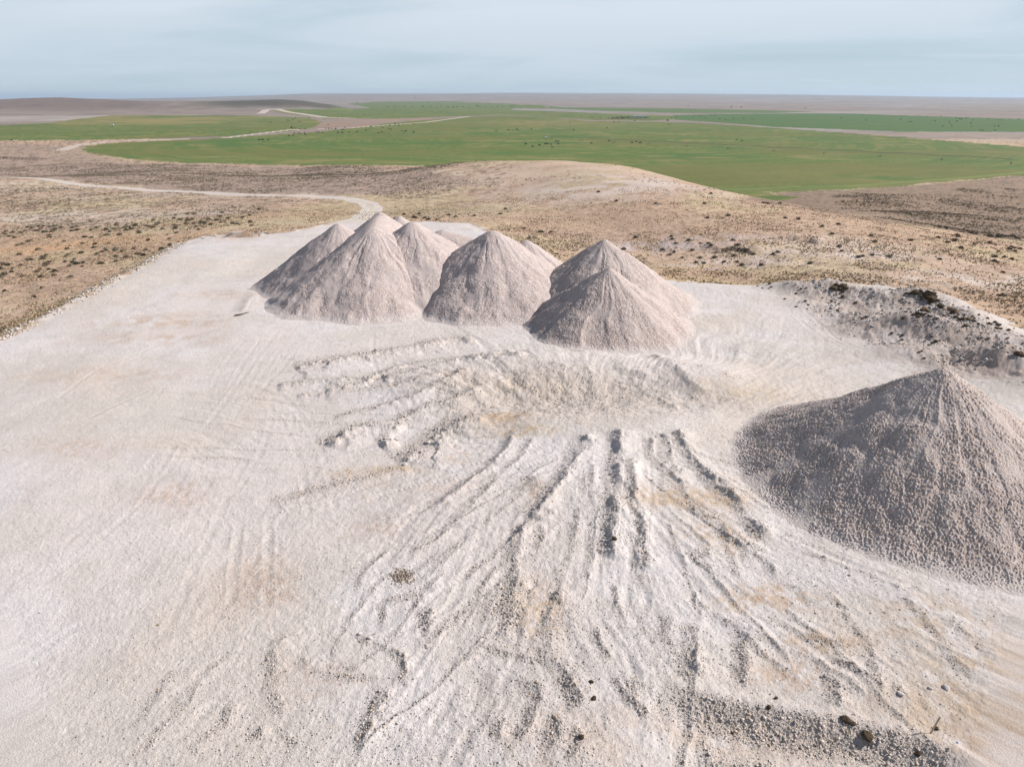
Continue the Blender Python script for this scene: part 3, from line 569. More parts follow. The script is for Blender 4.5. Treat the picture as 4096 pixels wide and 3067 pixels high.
for P_, h_ in SCARP[:2]:
    d_, s_, sd2, L2 = polydist(X, Y, P_, False, 3); cs = lerp(cs, (.035, .026, .018), np.exp(-(d_ / .5) ** 2) * (d_ < 3) * (fbm(X, Y, 99, 2) > .4)); cpd = lerp(cpd, (.035, .026, .018), np.exp(-(d_ / .35) ** 2) * (d_ < 3))  # near-black: shade of the undercut faces put into the soil colour
# brown soil showing at the pad's edge
eb = np.exp(-((sd - .3) / 1.3) ** 2) * sstep(.44, .56, fbm(X * .35, Y * .35, 161, 4)) * (X < 5); cpd = lerp(cpd, (.27, .18, .11), eb * .85)
crd = np.zeros((len(X), 3)) + (.52, .455, .41); crd *= (.92 + .16 * fbm(X * .4, Y * .4, 171, 3))[:, None]
crd = lerp(crd, (.42, .32, .25), sstep(600, 900, Y) * .55)
crd = lerp(crd, (.45, .37, .28), np.exp(-(rdist / .22) ** 2) * .5)

cls = np.zeros(len(X), np.int8)                  # 0 steppe 1 far 2 field 3 road 4 pad 5 mound 6 spoil
cls[farc] = 1; cls[green] = 2; cls[road & (sd < 2)] = 3; cls[padm & ~(road & (sd < 2) & (Y > 175))] = 4; cls[mound] = 5; cls[spoil] = 6
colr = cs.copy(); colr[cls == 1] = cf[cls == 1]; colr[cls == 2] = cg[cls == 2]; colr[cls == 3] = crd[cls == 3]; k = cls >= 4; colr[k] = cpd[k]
idx = np.arange(nr * ntn).reshape(nr, ntn)
quad = np.stack([idx[:-1, :-1], idx[:-1, 1:], idx[1:, 1:], idx[1:, :-1]], -1).reshape(-1, 4)
qc = cls[quad[:, 0]]
V3 = np.stack([X, Y, Z], 1)
def sub(name, mask, mat, origin=None):
    q_ = quad[mask]; u, inv = np.unique(q_.ravel(), return_inverse=True)
    return mesh_np(name, V3[u], inv.reshape(-1, 4), mat, colr[u], smooth=False, origin=origin)
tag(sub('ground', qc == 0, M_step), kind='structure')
hillm = (qc == 1) & (Bq[quad[:, 0]] < -.19) & (Y[quad[:, 0]] > 3250) & (Y[quad[:, 0]] < 5200)
tag(sub('plain', (qc == 1) & ~hillm, M_far), kind='structure'); tag(sub('hills', hillm, M_far), kind='structure')
tag(sub('field', qc == 2, M_field), kind='structure'); tag(sub('road', qc == 3, M_road), kind='structure')
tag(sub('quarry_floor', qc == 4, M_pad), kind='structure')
tag(sub('rubble_mound', qc == 5, M_pad, (7.5, 61, 0)), 'low bulldozed mound of pale rubble with radiating ridges in the middle of the quarry floor', 'rubble mound')
tag(sub('spoil_bank', qc == 6, M_pad, (50, 100, 0)), 'lumpy grey spoil bank dotted with dark sod along the right edge of the quarry floor', 'spoil bank')
# bottom ground height incl. micro at arbitrary points
def ground(x, y):
    x = np.atleast_1d(np.asarray(x, float)); y = np.atleast_1d(np.asarray(y, float)); z = hb(x, y); m = np.hypot(x, y) < 260
    if m.any(): mz_, _ = micro(x[m], y[m]); z[m] += mz_
    return z

# ------------------------------------------------------------------ gravel piles
def pile(label, apex, cx, cy, h, cell, seed, slope=.73, lumpy=1.0, ridge=None, drop=.25, coarse=.5, tint=(.46, .40, .375), flat=.35):
    Rr = h / slope + 3.2 + (0 if ridge is None else abs(ridge[1]) * .9); g = np.arange(-Rr, Rr + cell, cell); gx, gy = np.meshgrid(g, g, indexing='ij')
    jx = (_h(np.arange(gx.size), np.arange(gx.size) * 3, seed) - .5).reshape(gx.shape) * cell * .5
    gx = gx + jx; x = gx.ravel(); y = gy.ravel()
    if ridge is not None:
        rx, ry = ridge; L = math.hypot(rx, ry); t = np.clip((x * rx + y * ry) / (L * L), 0, 1); px = x - t * rx; py = y - t * ry; dropr = t * L * drop
    else: px, py, dropr = x, y, 0
    r = np.sqrt(px * px + py * py + flat ** 2) - flat * .55; ph = np.arctan2(py, px) + (fbm(px * .25, py * .25, seed + 1, 3) - .5) * .35
    an = fbm(np.cos(ph) * 1.6 + 9, np.sin(ph) * 1.6 + 9, seed, 3)
    z = h - slope * r * (1 + (an - .5) * .22 * lumpy) - dropr; z = z + (fbm(x * .16 + seed, y * .16, seed + 2, 3) - .5) * .6 * lumpy * sstep(1, 6, r)
    # runnels of sliding stone
    k = sstep(.5, 3, r)
    z = z + (fbm(np.cos(ph) * 11 + 20, np.sin(ph) * 11 + r * .10, seed + 3, 3) - .5) * .22 * k + (fbm(x * .45, y * .45, seed + 4, 3) - .5) * .55 * k
    s_ = .42; z = s_ * np.logaddexp(0, z / s_)
    toe = 1 - np.clip(z / h, 0, 1)
    streak = fbm(np.cos(ph) * 9 + 40, np.sin(ph) * 9 + r * .14, seed + 6, 4); cm = .38 + .62 * sstep(.30, .60, streak * .75 + toe * .30 + (fbm(x * .5, y * .5, seed + 7, 4) - .5) * .8)
    f1, i1 = worley(x / .125, y / .125, seed + 10); f2, i2 = worley(x / .09, y / .09, seed + 11)
    st1 = np.maximum(0, 1 - (f1 / (.42 + .28 * i1)) ** 2) * (i1 > .5); st2 = np.maximum(0, 1 - (f2 / .55) ** 2)
    m = sstep(.02, .35, z)
    z = z + (st1 * .065 * cm * coarse * 2 + st2 * .035 * (.45 + .55 * cm)) * m
    zg = hb(x + cx, y + cy); wz = zg + z - .14
    c = np.zeros((len(x), 3)) + np.array(tint) * (.99, .925, .925)
    c = c * (.80 + .36 * i2[:, None] * .6 + .22 * (i1[:, None] - .3) * cm[:, None])
    c = lerp(c, (.52, .41, .29), (i2 > .93) * .6); c = lerp(c, (.60, .58, .57), (i1 > .9) * cm * .6)
    c = lerp(c, (.51, .45, .43), (1 - cm) * .55); c = lerp(c, (.54, .485, .46), sstep(.9, .98, toe) * .6)
    nx = gx.shape[0]; id_ = np.arange(nx * nx).reshape(nx, nx)
    q_ = np.stack([id_[:-1, :-1], id_[1:, :-1], id_[1:, 1:], id_[:-1, 1:]], -1).reshape(-1, 4)
    keep = (z[q_].max(1) > .09); q_ = q_[keep]; u, inv = np.unique(q_.ravel(), return_inverse=True)
    V = np.stack([x + cx, y + cy, wz], 1)[u]
    o = mesh_np('gravel_pile', V, inv.reshape(-1, 4), M_pile, c[u], origin=(cx, cy, float(hb(np.array([cx]), np.array([cy]))[0])))
    tag(o, label, 'gravel pile', 'cone shaped gravel piles'); return o
def cone_at(u, v, Yc):
    x, y, z = at_y(u, v, Yc); return x, y, z
PILES = [  # label, apex u, v, distance, cell, seed, extra
 ('biggest gravel pile, dark shaded left side, at the right edge of the picture', 3784, 1457, 54.0, .046, 301, dict(coarse=.8, slope=.665, lumpy=.25, tint=(.47,.41,.37))),
 ('sharp pointed gravel pile standing in front of a taller one, nearest of the middle row', 2438, 1066, 97.5, .075, 302, dict(coarse=.7, flat=.15, slope=.70, tint=(.44,.38,.35))),
 ('tall gravel pile directly behind the sharp pointed one', 2419, 950, 110.5, .08, 303, dict(coarse=.7, slope=.69, tint=(.44,.385,.355))),
 ('broad rounded gravel pile between the left cluster and the twin right ones', 1970, 911, 114.0, .08, 304, dict(coarse=.7, flat=1.0, slope=.68)),
 ('low shoulder pile on the right flank of the broad rounded one', 2105, 955, 121.0, .13, 305, dict(slope=.70, flat=.6)),
 ('gravel pile forming the front of the left cluster with a rounded top', 1489, 903, 115.5, .08, 306, dict(coarse=.65, flat=1.0, slope=.67, ridge=(-.9, 11.0), drop=-.03)),
 ('highest pointed gravel pile at the back of the left cluster', 1519, 844, 128.0, .12, 307, dict(coarse=.5)),
 ('round topped gravel pile at the right of the left cluster', 1650, 879, 118.0, .08, 308, dict(coarse=.6, flat=.8)),
 ('leftmost gravel pile, partly hidden by the left cluster', 1350, 887, 122.5, .12, 309, dict(coarse=.5, flat=.5)),
 ('tiny gravel tip peeping out behind the left cluster', 1597, 856, 143.0, .15, 310, dict(flat=.4)),
 ('low pale gravel pile behind the round topped one', 1775, 907, 137.0, .15, 311, dict(slope=.60, flat=1.2, ridge=(5, -1))),
]
for lb, u, v, Yc, cell, seed, kw in PILES:
    x, y, z = cone_at(u, v, Yc); pile(lb, (u, v), x, y, z, cell, seed, **kw)

# ------------------------------------------------------------------ loose stones (merged, uncountable)
def rotmats(n, rng):
    q4 = rng.normal(size=(n, 4)); q4 /= np.linalg.norm(q4, axis=1)[:, None]; w, x, y, z = q4.T
    return np.stack([np.stack([1-2*(y*y+z*z), 2*(x*y-z*w), 2*(x*z+y*w)], 1), np.stack([2*(x*y+z*w), 1-2*(x*x+z*z), 2*(y*z-x*w)], 1), np.stack([2*(x*z-y*w), 2*(y*z+x*w), 1-2*(x*x+y*y)], 1)], 1)
CUBE = np.array([(-1,-1,-1),(1,-1,-1),(1,1,-1),(-1,1,-1),(-1,-1,1),(1,-1,1),(1,1,1),(-1,1,1)], float) * .62
CF = np.array([(0,2,1),(0,3,2),(4,5,6),(4,6,7),(0,1,5),(0,5,4),(1,2,6),(1,6,5),(2,3,7),(2,7,6),(3,0,4),(3,4,7)])
def stones(name, pts, size, col, mat, rng, flatten=.75):
    n = len(pts); V = CUBE[None] * (1 + rng.uniform(-.35, .3, (n, 8, 1))) + rng.normal(0, .12, (n, 8, 3))
    V = V * rng.uniform(.7, 1.25, (n, 1, 3)); V = np.einsum('nij,nkj->nki', rotmats(n, rng), V); V[..., 2] *= flatten
    V = V * (size[:, None, None] * .5) + pts[:, None, :]
    fc = (CF[None] + np.arange(n)[:, None, None] * 8).reshape(-1, 3)
    return mesh_np(name, V.reshape(-1, 3), fc, mat, np.repeat(col, 8, 0))
def scatter(n, rmin, rmax, rng, tmax=.70):
    # even over the picture rather than over the land: many near, few far
    t = rng.uniform(-tmax, tmax, n); a = rng.uniform(math.atan(30 / rmax), math.atan(30 / rmin), n); r = 30 / np.tan(a); return r * np.sin(t), r * np.cos(t)
def stonecol(n, rng, base=(.50, .44, .40)):
    c = np.zeros((n, 3)) + base; c = c * rng.uniform(.72, 1.22, (n, 1)); t = rng.random(n)
    c = np.where((t > .90)[:, None], c * (1.05, .88, .68), c); c = np.where((t < .14)[:, None], c * (.80, .82, .86), c); return c
rng = np.random.default_rng(5)
x, y = scatter(700000, 24, 150, rng); 
_, rb = micro(x, y); s = pad_sd(x, y)
keep = (s > .3) & (rng.random(len(x)) < np.clip(rb, 0, 1) ** 1.3 * .85); xr, yr = x[keep][:190000], y[keep][:190000]; rbk = rb[keep][:190000]
size = (.026 + .036 * rng.random(len(xr)) + .13 * rng.random(len(xr)) ** 18 * (.4 + .9 * rbk)) * (1 + .35 * sstep(50, 110, np.hypot(xr, yr)))
tag(stones('rubble_stones', np.stack([xr, yr, ground(xr, yr) + size * .15], 1), size, stonecol(len(xr), rng), M_stone, rng), 'broken pale stones lying thick along the bulldozed ridges', 'rubble', kind='stuff')
x, y = scatter(120000, 24, 120, rng); s = pad_sd(x, y); dn = fbm(x * .15, y * .15, 401, 4)
keep = (s > .3) & (rng.random(len(x)) < (.12 + .88 * sstep(.42, .62, dn)) * (.25 + .75 * sstep(-24, -6, x + 8 * rng.random(len(x)))) + .5 * sstep(12, 20, x) * (y < 50)); x = x[keep]; y = y[keep]
size = .022 + .024 * rng.random(len(x)) + .09 * rng.random(len(x)) ** 14; tag(stones('loose_gravel', np.stack([x, y, ground(x, y) + size * .15], 1), size, stonecol(len(x), rng, (.50, .45, .42)), M_stone, rng), 'small loose gravel strewn thinly over the quarry floor', 'gravel', kind='stuff')

t_ = rng.random(9000); i_ = np.searchsorted([.2,.4,.6,.8,1.0], t_)
ed = on_plane([(-300,1472),(0,1352),(150,1282),(300,1197),(420,1132),(560,1062),(640,1007),(700,967),(790,942),(880,930)]); sg = rng.integers(0, 9, 9000); f_ = rng.random(9000)
x = ed[sg, 0] + (ed[sg + 1, 0] - ed[sg, 0]) * f_ + rng.normal(0, .9, 9000); y = ed[sg, 1] + (ed[sg + 1, 1] - ed[sg, 1]) * f_ + rng.normal(0, .9, 9000); k = rng.random(9000) < sstep(.35, .6, fbm(x * .4, y * .4, 404, 3)); x = x[k]; y = y[k]
size = .08 + .12 * rng.random(len(x)) + .35 * rng.random(len(x)) ** 6
tag(stones('edge_stones', np.stack([x, y, ground(x, y) + size * .15], 1), size, np.where((rng.random(len(x)) < .25)[:, None], stonecol(len(x), rng, (.30, .20, .12)), stonecol(len(x), rng, (.52, .47, .43))), M_stone, rng), 'pale and brown stones spilled along the left edge of the quarry floor', 'rubble', kind='stuff')
x, y = rng.uniform(20, 95, 60000), rng.uniform(60, 140, 60000); k = inpoly(x, y, SPOIL_POLY) & (rng.random(60000) < sstep(0, 8, polydist(x, y, SPOIL_POLY, True, 9)[0])) & (rng.random(60000) < .05 + .95 * sstep(.42, .6, fbm(x * .25, y * .25, 403, 4))); x = x[k][:16000]; y = y[k][:16000]
size = .08 + .10 * rng.random(len(x)) + .4 * rng.random(len(x)) ** 8
tag(stones('spoil_stones', np.stack([x, y, ground(x, y) + size * .12], 1), size, stonecol(len(x), rng, (.40, .365, .345)), M_stone, rng), 'grey broken stones covering the spoil bank', 'rubble', kind='stuff')
# stones rolled to the foot of the piles are part of the same loose gravel
# ------------------------------------------------------------------ dark sod clods and single boulders
def rock_mesh(name, seed, mat, sub_=3, rough=.35, flat=.7, base=(.4,.35,.32)):
    bm = bmesh.new(); bmesh.ops.create_icosphere(bm, subdivisions=sub_, radius=1); rg = np.random.default_rng(seed)
    pl = rg.normal(size=(9, 3)); pl /= np.linalg.norm(pl, axis=1)[:, None]; dd = rg.uniform(.62, .9, 9)
    for v in bm.verts:
        c = np.array(v.co)
        for p_, d_ in zip(pl, dd):
            e = c @ p_ - d_
            if e > 0: c = c - p_ * e * .9
        nz = float(fbm(np.array([c[0] * 2.2 + seed]), np.array([c[1] * 2.2 + c[2] * 1.7]), seed, 4)[0]) - .5
        c = c * (1 + rough * nz); v.co = (c[0], c[1], c[2] * flat)
    me = bpy.data.meshes.new(name); bm.to_mesh(me); bm.free()
    co = np.zeros(len(me.vertices) * 3, np.float32); me.vertices.foreach_get('co', co); co = co.reshape(-1, 3)
    nzv = fbm(co[:, 0] * 3 + 7, co[:, 1] * 3 + co[:, 2] * 2, seed + 4, 3)
    c4 = np.ones((len(co), 4), np.float32); c4[:, :3] = np.array(base) * (.7 + .6 * nzv[:, None]); at = me.color_attributes.new('Col', 'FLOAT_COLOR', 'POINT'); at.data.foreach_set('color', c4.ravel())
    me.materials.append(mat); return me
sod = [rock_mesh('earth_clod', 500 + i, M_clod, 3, .9, .62, (.085, .058, .036)) for i in range(5)]
sod2 = [rock_mesh('earth_clod', 520 + i, M_clod, 3, .8, .62, (.20, .135, .08)) for i in range(3)]
blr = [rock_mesh('boulder', 540 + i, M_stone, 3, .35, .62, (.52, .47, .44)) for i in range(4)]
def put(name, me, px, size, label, cat, group=None, sink=.1, rng_=random.Random(3), sc=None, world=None):
    p = hit([px])[0] if world is None else world
    o = bpy.data.objects.new(name, me); COL.objects.link(o); z = float(ground(p[0], p[1])[0])
    o.location = (p[0], p[1], z + size * (.4 - sink)); o.rotation_euler = (rng_.uniform(-.2, .2), rng_.uniform(-.2, .2), rng_.uniform(0, 6.28))
    a, b, c = (rng_.uniform(.8, 1.25), rng_.uniform(.75, 1.15), rng_.uniform(.8, 1.1)) if sc is None else sc
    o.scale = (size * a, size * b, size * c); return tag(o, label, cat, group)
R3 = random.Random(8)
def cz(px0, px1, zx, zy, s): return None
clods = []   # (px, size, cluster)
def cl(points, x0, y0, k, g):
    for zx, zy, s in points: clods.append(((x0 + zx / k, y0 + zy / k), s, g))
cl([(1090,150,.8),(1180,150,1.0),(1130,185,.7),(1060,195,.8),(1215,170,.6),(1180,215,.5),(1030,180,.5)], 3000, 1100, 3.16, 'A')
cl([(245,120,.45),(270,155,.4),(160,170,.35),(95,145,.3),(235,175,.3),(590,225,.45),(645,180,.35),(440,305,.4),(680,215,.25)], 3000, 1100, 3.16, 'B')
cl([(1165,285,.75),(1030,345,.55),(1110,435,.45),(1085,245,.3),(1180,325,.25),(700,345,.45),(740,375,.35),(585,405,.35),(1340,360,.45),(1290,395,.2),(1120,375,.3),(945,445,.25)], 3000, 1100, 3.16, 'C')
cl([(1475,535,.65),(1420,560,.45),(1670,490,.35),(1605,480,.3),(1555,545,.3),(1330,610,.25)], 3000, 1100, 3.16, 'D')
cl([(325,310,.5),(440,310,.9),(525,290,.6),(545,365,.5),(600,330,.7),(670,330,1.1),(690,375,1.2),(700,435,.7),(545,410,.4),(780,355,.4),(740,300,.6),(830,410,.35)], 3550, 1100, 4.05, 'E')
cl([(590,565,1.0),(660,590,.7),(560,580,.6),(750,595,.5),(860,535,.9),(920,560,.6),(1010,570,.7),(1060,600,.9),(1105,610,.7),(870,600,.4),(905,655,.4),(990,665,.35)], 3550, 1100, 4.05, 'F')
cl([(1095,700,.6),(1160,740,.5),(1220,740,.7),(1290,740,.7),(1340,755,.6),(1390,775,.5),(1270,810,.5),(1220,835,.4),(1380,825,.45),(1300,575,.4),(1220,530,.3),(1060,505,.35),(1480,655,.35),(1620,710,.5),(1650,800,.5),(1740,785,.6),(1790,820,.6),(1830,870,.5),(1770,880,.5),(1965,900,.5),(1565,850,.35),(1470,815,.35),(1245,670,.25)], 3550, 1100, 4.05, 'G')
cl([(170,650,.6),(240,640,.5),(290,630,.4),(245,725,.5),(410,670,.45),(480,650,.7),(490,690,.5),(550,665,.5),(610,660,.35),(670,680,.4),(805,730,.4)], 3550, 1100, 4.05, 'H')
cl([(775,1105,.6),(715,1110,.35),(670,1145,.4),(710,1010,.35),(850,1060,.35),(550,1260,.3),(510,1275,.3),(590,1375,.35),(245,970,.4),(235,1055,.45),(70,955,.35)], 3550, 1100, 4.05, 'I')
cl([(2115,1295,.9),(2180,1320,.6)], 3550, 1100, 4.05, 'J')
cl([(775,160,.35),(1150,270,.6),(1220,320,.55),(1320,400,.4),(1430,415,.5),(1340,500,.4),(1560,600,.4),(1750,490,.5)], 2100, 980, 11.06, 'K')
GT = {'A': 'black earth clod heaped on top of the spoil bank nearest the gravel piles', 'B': 'small dark clod on the low left end of the spoil bank', 'C': 'dark earth clod lying in the hollow of the spoil bank near the orange marker',
      'D': 'dark clod on the pale rocky mound in the middle of the spoil bank', 'E': 'large dark sod clod in the black heap at the back edge of the spoil bank', 'F': 'brown sod clod on the crest of the spoil bank below the black heap',
      'G': 'brown sod clod strewn down the right outer edge of the spoil bank', 'H': 'dark clod in the cluster above the grey rubble face of the spoil bank', 'I': 'small dark clod on the grey rubble face behind the biggest gravel pile',
      'J': 'dark tuft topped clod at the far right edge of the spoil bank', 'K': 'dark brown clod lying where the dry ground shows behind the broad gravel pile'}
pxs = np.array([c[0] for c in clods]); ws = hit(pxs)
for (px, s, g), w_ in zip(clods, ws):
    me = sod2[R3.randrange(3)] if (g in 'FGK' and R3.random() < .35) else sod[R3.randrange(5)]
    put('earth_clod', me, px, s * (.72 if g in 'AE' else .55), GT[g], 'earth clod', {'E': 'black sod heap'}.get(g, 'dark sod clods on the spoil bank'), .05, R3, world=w_)
for px, s, lb in [((3473,2938),.50,'round black boulder, largest dark one on the rubble face at lower right'),((3676,3002),.32,'small round black boulder below the wooden stake'),((3383,2886),.38,'long dark clod left of the round black boulder'),((3410,2900),.22,'small dark clod beside the long one left of the round black boulder'),
                  ((3074,2834),.24,'flat dark clod on the upper edge of the rubble face'),((3103,2795),.22,'dark brown clod lying on the bare floor above the rubble face'),((2933,2900),.15,'tiny dark clod low on the rubble face'),((2365,2730),.22,'brown clod on the bare floor in the bottom centre'),((2376,2797),.3,'dark brown clod with a paler rim in the bottom centre'),
                  ((2325,2958),.24,'dark clod nearest the bottom edge in the centre'),((3745,2915),.2,'small dark clod just right of the wooden stake'),((2455,2182),.32,'dark wet clod in the ridge of broken stone at the centre'),((3271,2949),.14,'small dark pebble clod in the rubble face')]:
    put('earth_clod', sod[R3.randrange(5)], px, s * .62, lb, 'earth clod', None, .05, R3)
for px, s, lb in [((3785,2750),.26,'long white slab of rock near the right edge'),((3600,2779),.22,'flat pale boulder above the wooden stake'),((2470,2410),.14,'pale boulder on the bare floor below the centre'),((1620,1862),.3,'pale boulder at the low end of the coarse ridge'),((3720,2752),.2,'tan boulder beside the white slab'),((2840,2990),.18,'pale rock at the foot of the rubble face'),
                  ((1440,2535),.2,'tan rock heading the short ridge at lower left'),((1480,2556),.22,'pale rock second in the short ridge at lower left'),((880,2345),.12,'white rock with a dark side on the smooth left floor'),((2400,1912),.2,'bright white rock at the head of the middle gullies'),((1715,1780),.35,'pale boulder in the coarse ridge left of the mound'),((1585,1770),.4,'grey boulder in the rubble left of the mound'),
                  ((2450,1250 + 1330),.12,'small pale rock at bottom centre between wheel tracks'),((3300,2230),.2,'pale rock at the foot of the biggest gravel pile'),((3400,2300),.18,'smaller pale rock at the foot of the biggest gravel pile')]:
    put('boulder', blr[R3.randrange(4)], px, s * .7, lb, 'boulder', None, .0, R3)
# brown rubble clump on the floor
p_ = hit([(1610, 2305)])[0]; rg_ = np.random.default_rng(9); a_ = rg_.normal(0, 1, (420, 2)) * (.52, .42); z_ = ground(p_[0] + a_[:, 0], p_[1] + a_[:, 1]); hh = .16 * np.exp(-(a_ ** 2).sum(1) / .35)
s_ = rg_.uniform(.05, .15, 420); cl_ = stonecol(420, rg_, (.37, .30, .25)); q0 = (float(p_[0]), float(p_[1]), float(ground(p_[0], p_[1])[0]))
rc0 = stones('rubble_clump', np.stack([a_[:, 0], a_[:, 1], z_ + hh * rg_.random(420) - q0[2]], 1), s_, cl_, M_stone, rg_); rc0.location = q0
tag(rc0, 'brown crumbly clump of broken stone alone on the pale floor left of centre', 'rubble clump', kind='stuff')

# ------------------------------------------------------------------ sagebrush
def bush_geo(seed, nleaf, w=1.0, h=.55):
    rg = np.random.default_rng(seed); th_ = rg.uniform(0, 2 * pi, nleaf); rr_ = np.sqrt(rg.random(nleaf)); el = rg.random(nleaf)
    lob = 1 + .35 * np.sin(th_ * 3 + seed) + .2 * np.sin(th_ * 5 + 2 * seed)
    r_ = rr_ * w * .5 * lob; z = h * (.08 + .92 * el * np.sqrt(np.clip(1 - (rr_ * .95) ** 2, 0, 1))) * (.8 + .4 * rg.random(nleaf))
    P = np.stack([r_ * np.cos(th_), r_ * np.sin(th_), z], 1); s = rg.uniform(.07, .17, nleaf) * w * (1.6 if nleaf < 40 else 1)
    A_ = rg.normal(size=(nleaf, 3)); A_ /= np.linalg.norm(A_, axis=1)[:, None]; B_ = rg.normal(size=(nleaf, 3)); B_ -= (A_ * B_).sum(1)[:, None] * A_; B_ /= np.linalg.norm(B_, axis=1)[:, None]
    V = np.stack([P - A_ * s[:, None], P + B_ * s[:, None] * .8, P + A_ * s[:, None] + np.array([0, 0, 1]) * s[:, None] * .5], 1).reshape(-1, 3)
    Fc = np.arange(nleaf * 3).reshape(-1, 3); shade = rg.uniform(.7, 1.35, nleaf).repeat(3); return V, Fc, shade
BCOL = {'grey green': (.175, .16, .115), 'dark olive': (.11, .10, .065), 'brownish': (.18, .13, .095)}
protos = {}
for ci, (cn, cc) in enumerate(BCOL.items()):
    for k in range(4):
        V, Fc, sh = bush_geo(600 + ci * 10 + k, 260); o = mesh_np('sagebrush', V, Fc, M_bush, np.array(cc) * sh[:, None], link=False); me = o.data; bpy.data.objects.remove(o)
        Vs, Fs, ss = bush_geo(700 + ci * 10 + k, 8, .12, .45); so_ = mesh_np('stem', Vs, Fs, M_bush, np.zeros((len(Vs), 3)) + (.12, .09, .06), link=False); ms = so_.data; bpy.data.objects.remove(so_)
        protos.setdefault(cn, []).append((me, ms))
ZONES = [([(-400,640),(0,650),(400,652),(800,660),(1600,668),(1900,690),(2060,745),(1700,790),(1300,782),(700,755),(0,700)], .30),
         ([(-300,600),(0,572),(350,566),(330,600),(450,640),(0,640)], .30),
         ([(-300,740),(0,722),(700,775),(1300,800),(1000,860),(850,910),(500,960),(200,970),(-300,950)], .24),
         ([(-300,1000),(0,985),(500,965),(850,915),(560,1040),(330,1100),(0,1130)], .11),
         ([(3330,770),(3700,775),(4300,745),(4300,990),(3900,940),(3600,885),(3450,850)], .42),
         ([(2230,705),(2450,690),(2520,715),(2300,735)], .12),([(1800,700),(2200,712),(2150,790),(1850,790)], .12),([(1450,820),(1950,850),(2300,930),(2000,960),(1600,880)], .06),
         ([(2500,690),(2900,765),(3300,850),(3200,860),(2850,790)], .05),([(3300,900),(4200,980),(4200,1300),(3900,1200),(3500,1080)], .06),([(2400,940),(3100,950),(3500,1100),(3000,1120),(2500,1050)], .04)]
ZW = [(P2(p), d) for p, d in ZONES]
rng = np.random.default_rng(21)
def bushes():
    t = rng.uniform(-.72, .72, 900000); r = np.sqrt(rng.uniform(85 ** 2, 760 ** 2, 900000)); x = r * np.sin(t); y = r * np.cos(t)
    area = .5 * 1.44 * (760 ** 2 - 85 ** 2); per = area / len(x)          # m2 per candidate
    d = np.full(len(x), .006)
    wbx = (fbm(x / 20, y / 20, 421, 4) - .5) * 50; wby = (fbm(x / 20, y / 20, 422, 4) - .5) * 50
    for P, dn in ZW:
        m = inpoly(x + wbx, y + wby, P); d[m] = dn
    d *= .35 + 1.5 * sstep(.38, .66, fbm(x / 22, y / 22, 411, 4)); k = rng.random(len(x)) < d * per
    x = x[k]; y = y[k]; s = pad_sd(x, y); k = (s < -1.5) & ~inpoly(x, y, FA) & ~inpoly(x, y, FB)
    for P, w in ROADS[:2]:
        dd, _, _, _ = polydist(x, y, P, False, 8); k &= dd > w + .8
    return x[k], y[k]
bx_, by_ = bushes(); bz_ = ground(bx_, by_); sz = .38 + .66 * rng.random(len(bx_)) ** 2.4
sz = np.where(np.hypot(bx_, by_) > 350, sz * 1.15, sz); 
U, Vv, dep = project(bx_, by_, bz_); vis = (U > 0) & (U < 4096) & (Vv > 560) & (Vv < 3067)
order = np.argsort(-(sz / dep) * vis); top = order[:300]; rest = order[300:]
print("bushes", len(bx_), vis.sum())
names = list(BCOL)
def zone_name(u, v):
    if u < 1000 and v > 985: return 'on the bare slope beside the left quarry edge'
    if u < 1500: return 'on the dry slope below the dirt road at left'
    if u < 2300: return 'on the scrubby ground behind the gravel piles'
    if u < 3100: return 'on the hillside right of the gravel piles'
    if v > 1080: return 'on tan ground just outside the spoil bank'
    return 'on the upper hillside at the right'
for i in top:
    cn = names[rng.integers(3)]; me, ms = protos[cn][rng.integers(4)]; s = float(sz[i]) * 1.0
    o = bpy.data.objects.new('sagebrush', me); COL.objects.link(o); o.location = (bx_[i], by_[i], bz_[i]); o.rotation_euler = (0, 0, rng.uniform(0, 6.28)); o.scale = (s * 1.25, s, s)
    zn = zone_name(U[i], Vv[i]); tag(o, f"{'wide' if s > .85 else 'small'} {cn} sagebrush {zn}", 'shrub', 'sagebrush ' + zn)
Vb = []; Fb = []; Cb = []; nb = 0
lows = [bush_geo(800 + k, 12, 1.0, .5) for k in range(8)]
for k, (V, Fc, sh) in enumerate(lows):
    ids = rest[k::8]; ids = ids[:12000]; n = len(ids); a = rng.uniform(0, 6.28, n); ca, sa = np.cos(a)[:, None], np.sin(a)[:, None]; S = sz[ids][:, None] * 1.05
    xx = (V[None, :, 0] * ca - V[None, :, 1] * sa) * S + bx_[ids][:, None]; yy = (V[None, :, 0] * sa + V[None, :, 1] * ca) * S + by_[ids][:, None]; zz = V[None, :, 2] * S + bz_[ids][:, None]
    Vb.append(np.stack([xx, yy, zz], -1).reshape(-1, 3)); Fb.append((Fc[None] + (np.arange(n) * len(V))[:, None, None] + nb).reshape(-1, 3)); nb += n * len(V)
    cc = np.array([BCOL[names[j]] for j in rng.integers(0, 3, n)]) * rng.uniform(.8, 1.3, (n, 1)); Cb.append((cc[:, None, :] * sh[None, :, None]).reshape(-1, 3))
tag(mesh_np('sagebrush_cover', np.vstack(Vb), np.vstack(Fb), M_bush, np.vstack(Cb)), 'low sagebrush scattered thickly across the dry steppe', 'shrubs', kind='stuff')

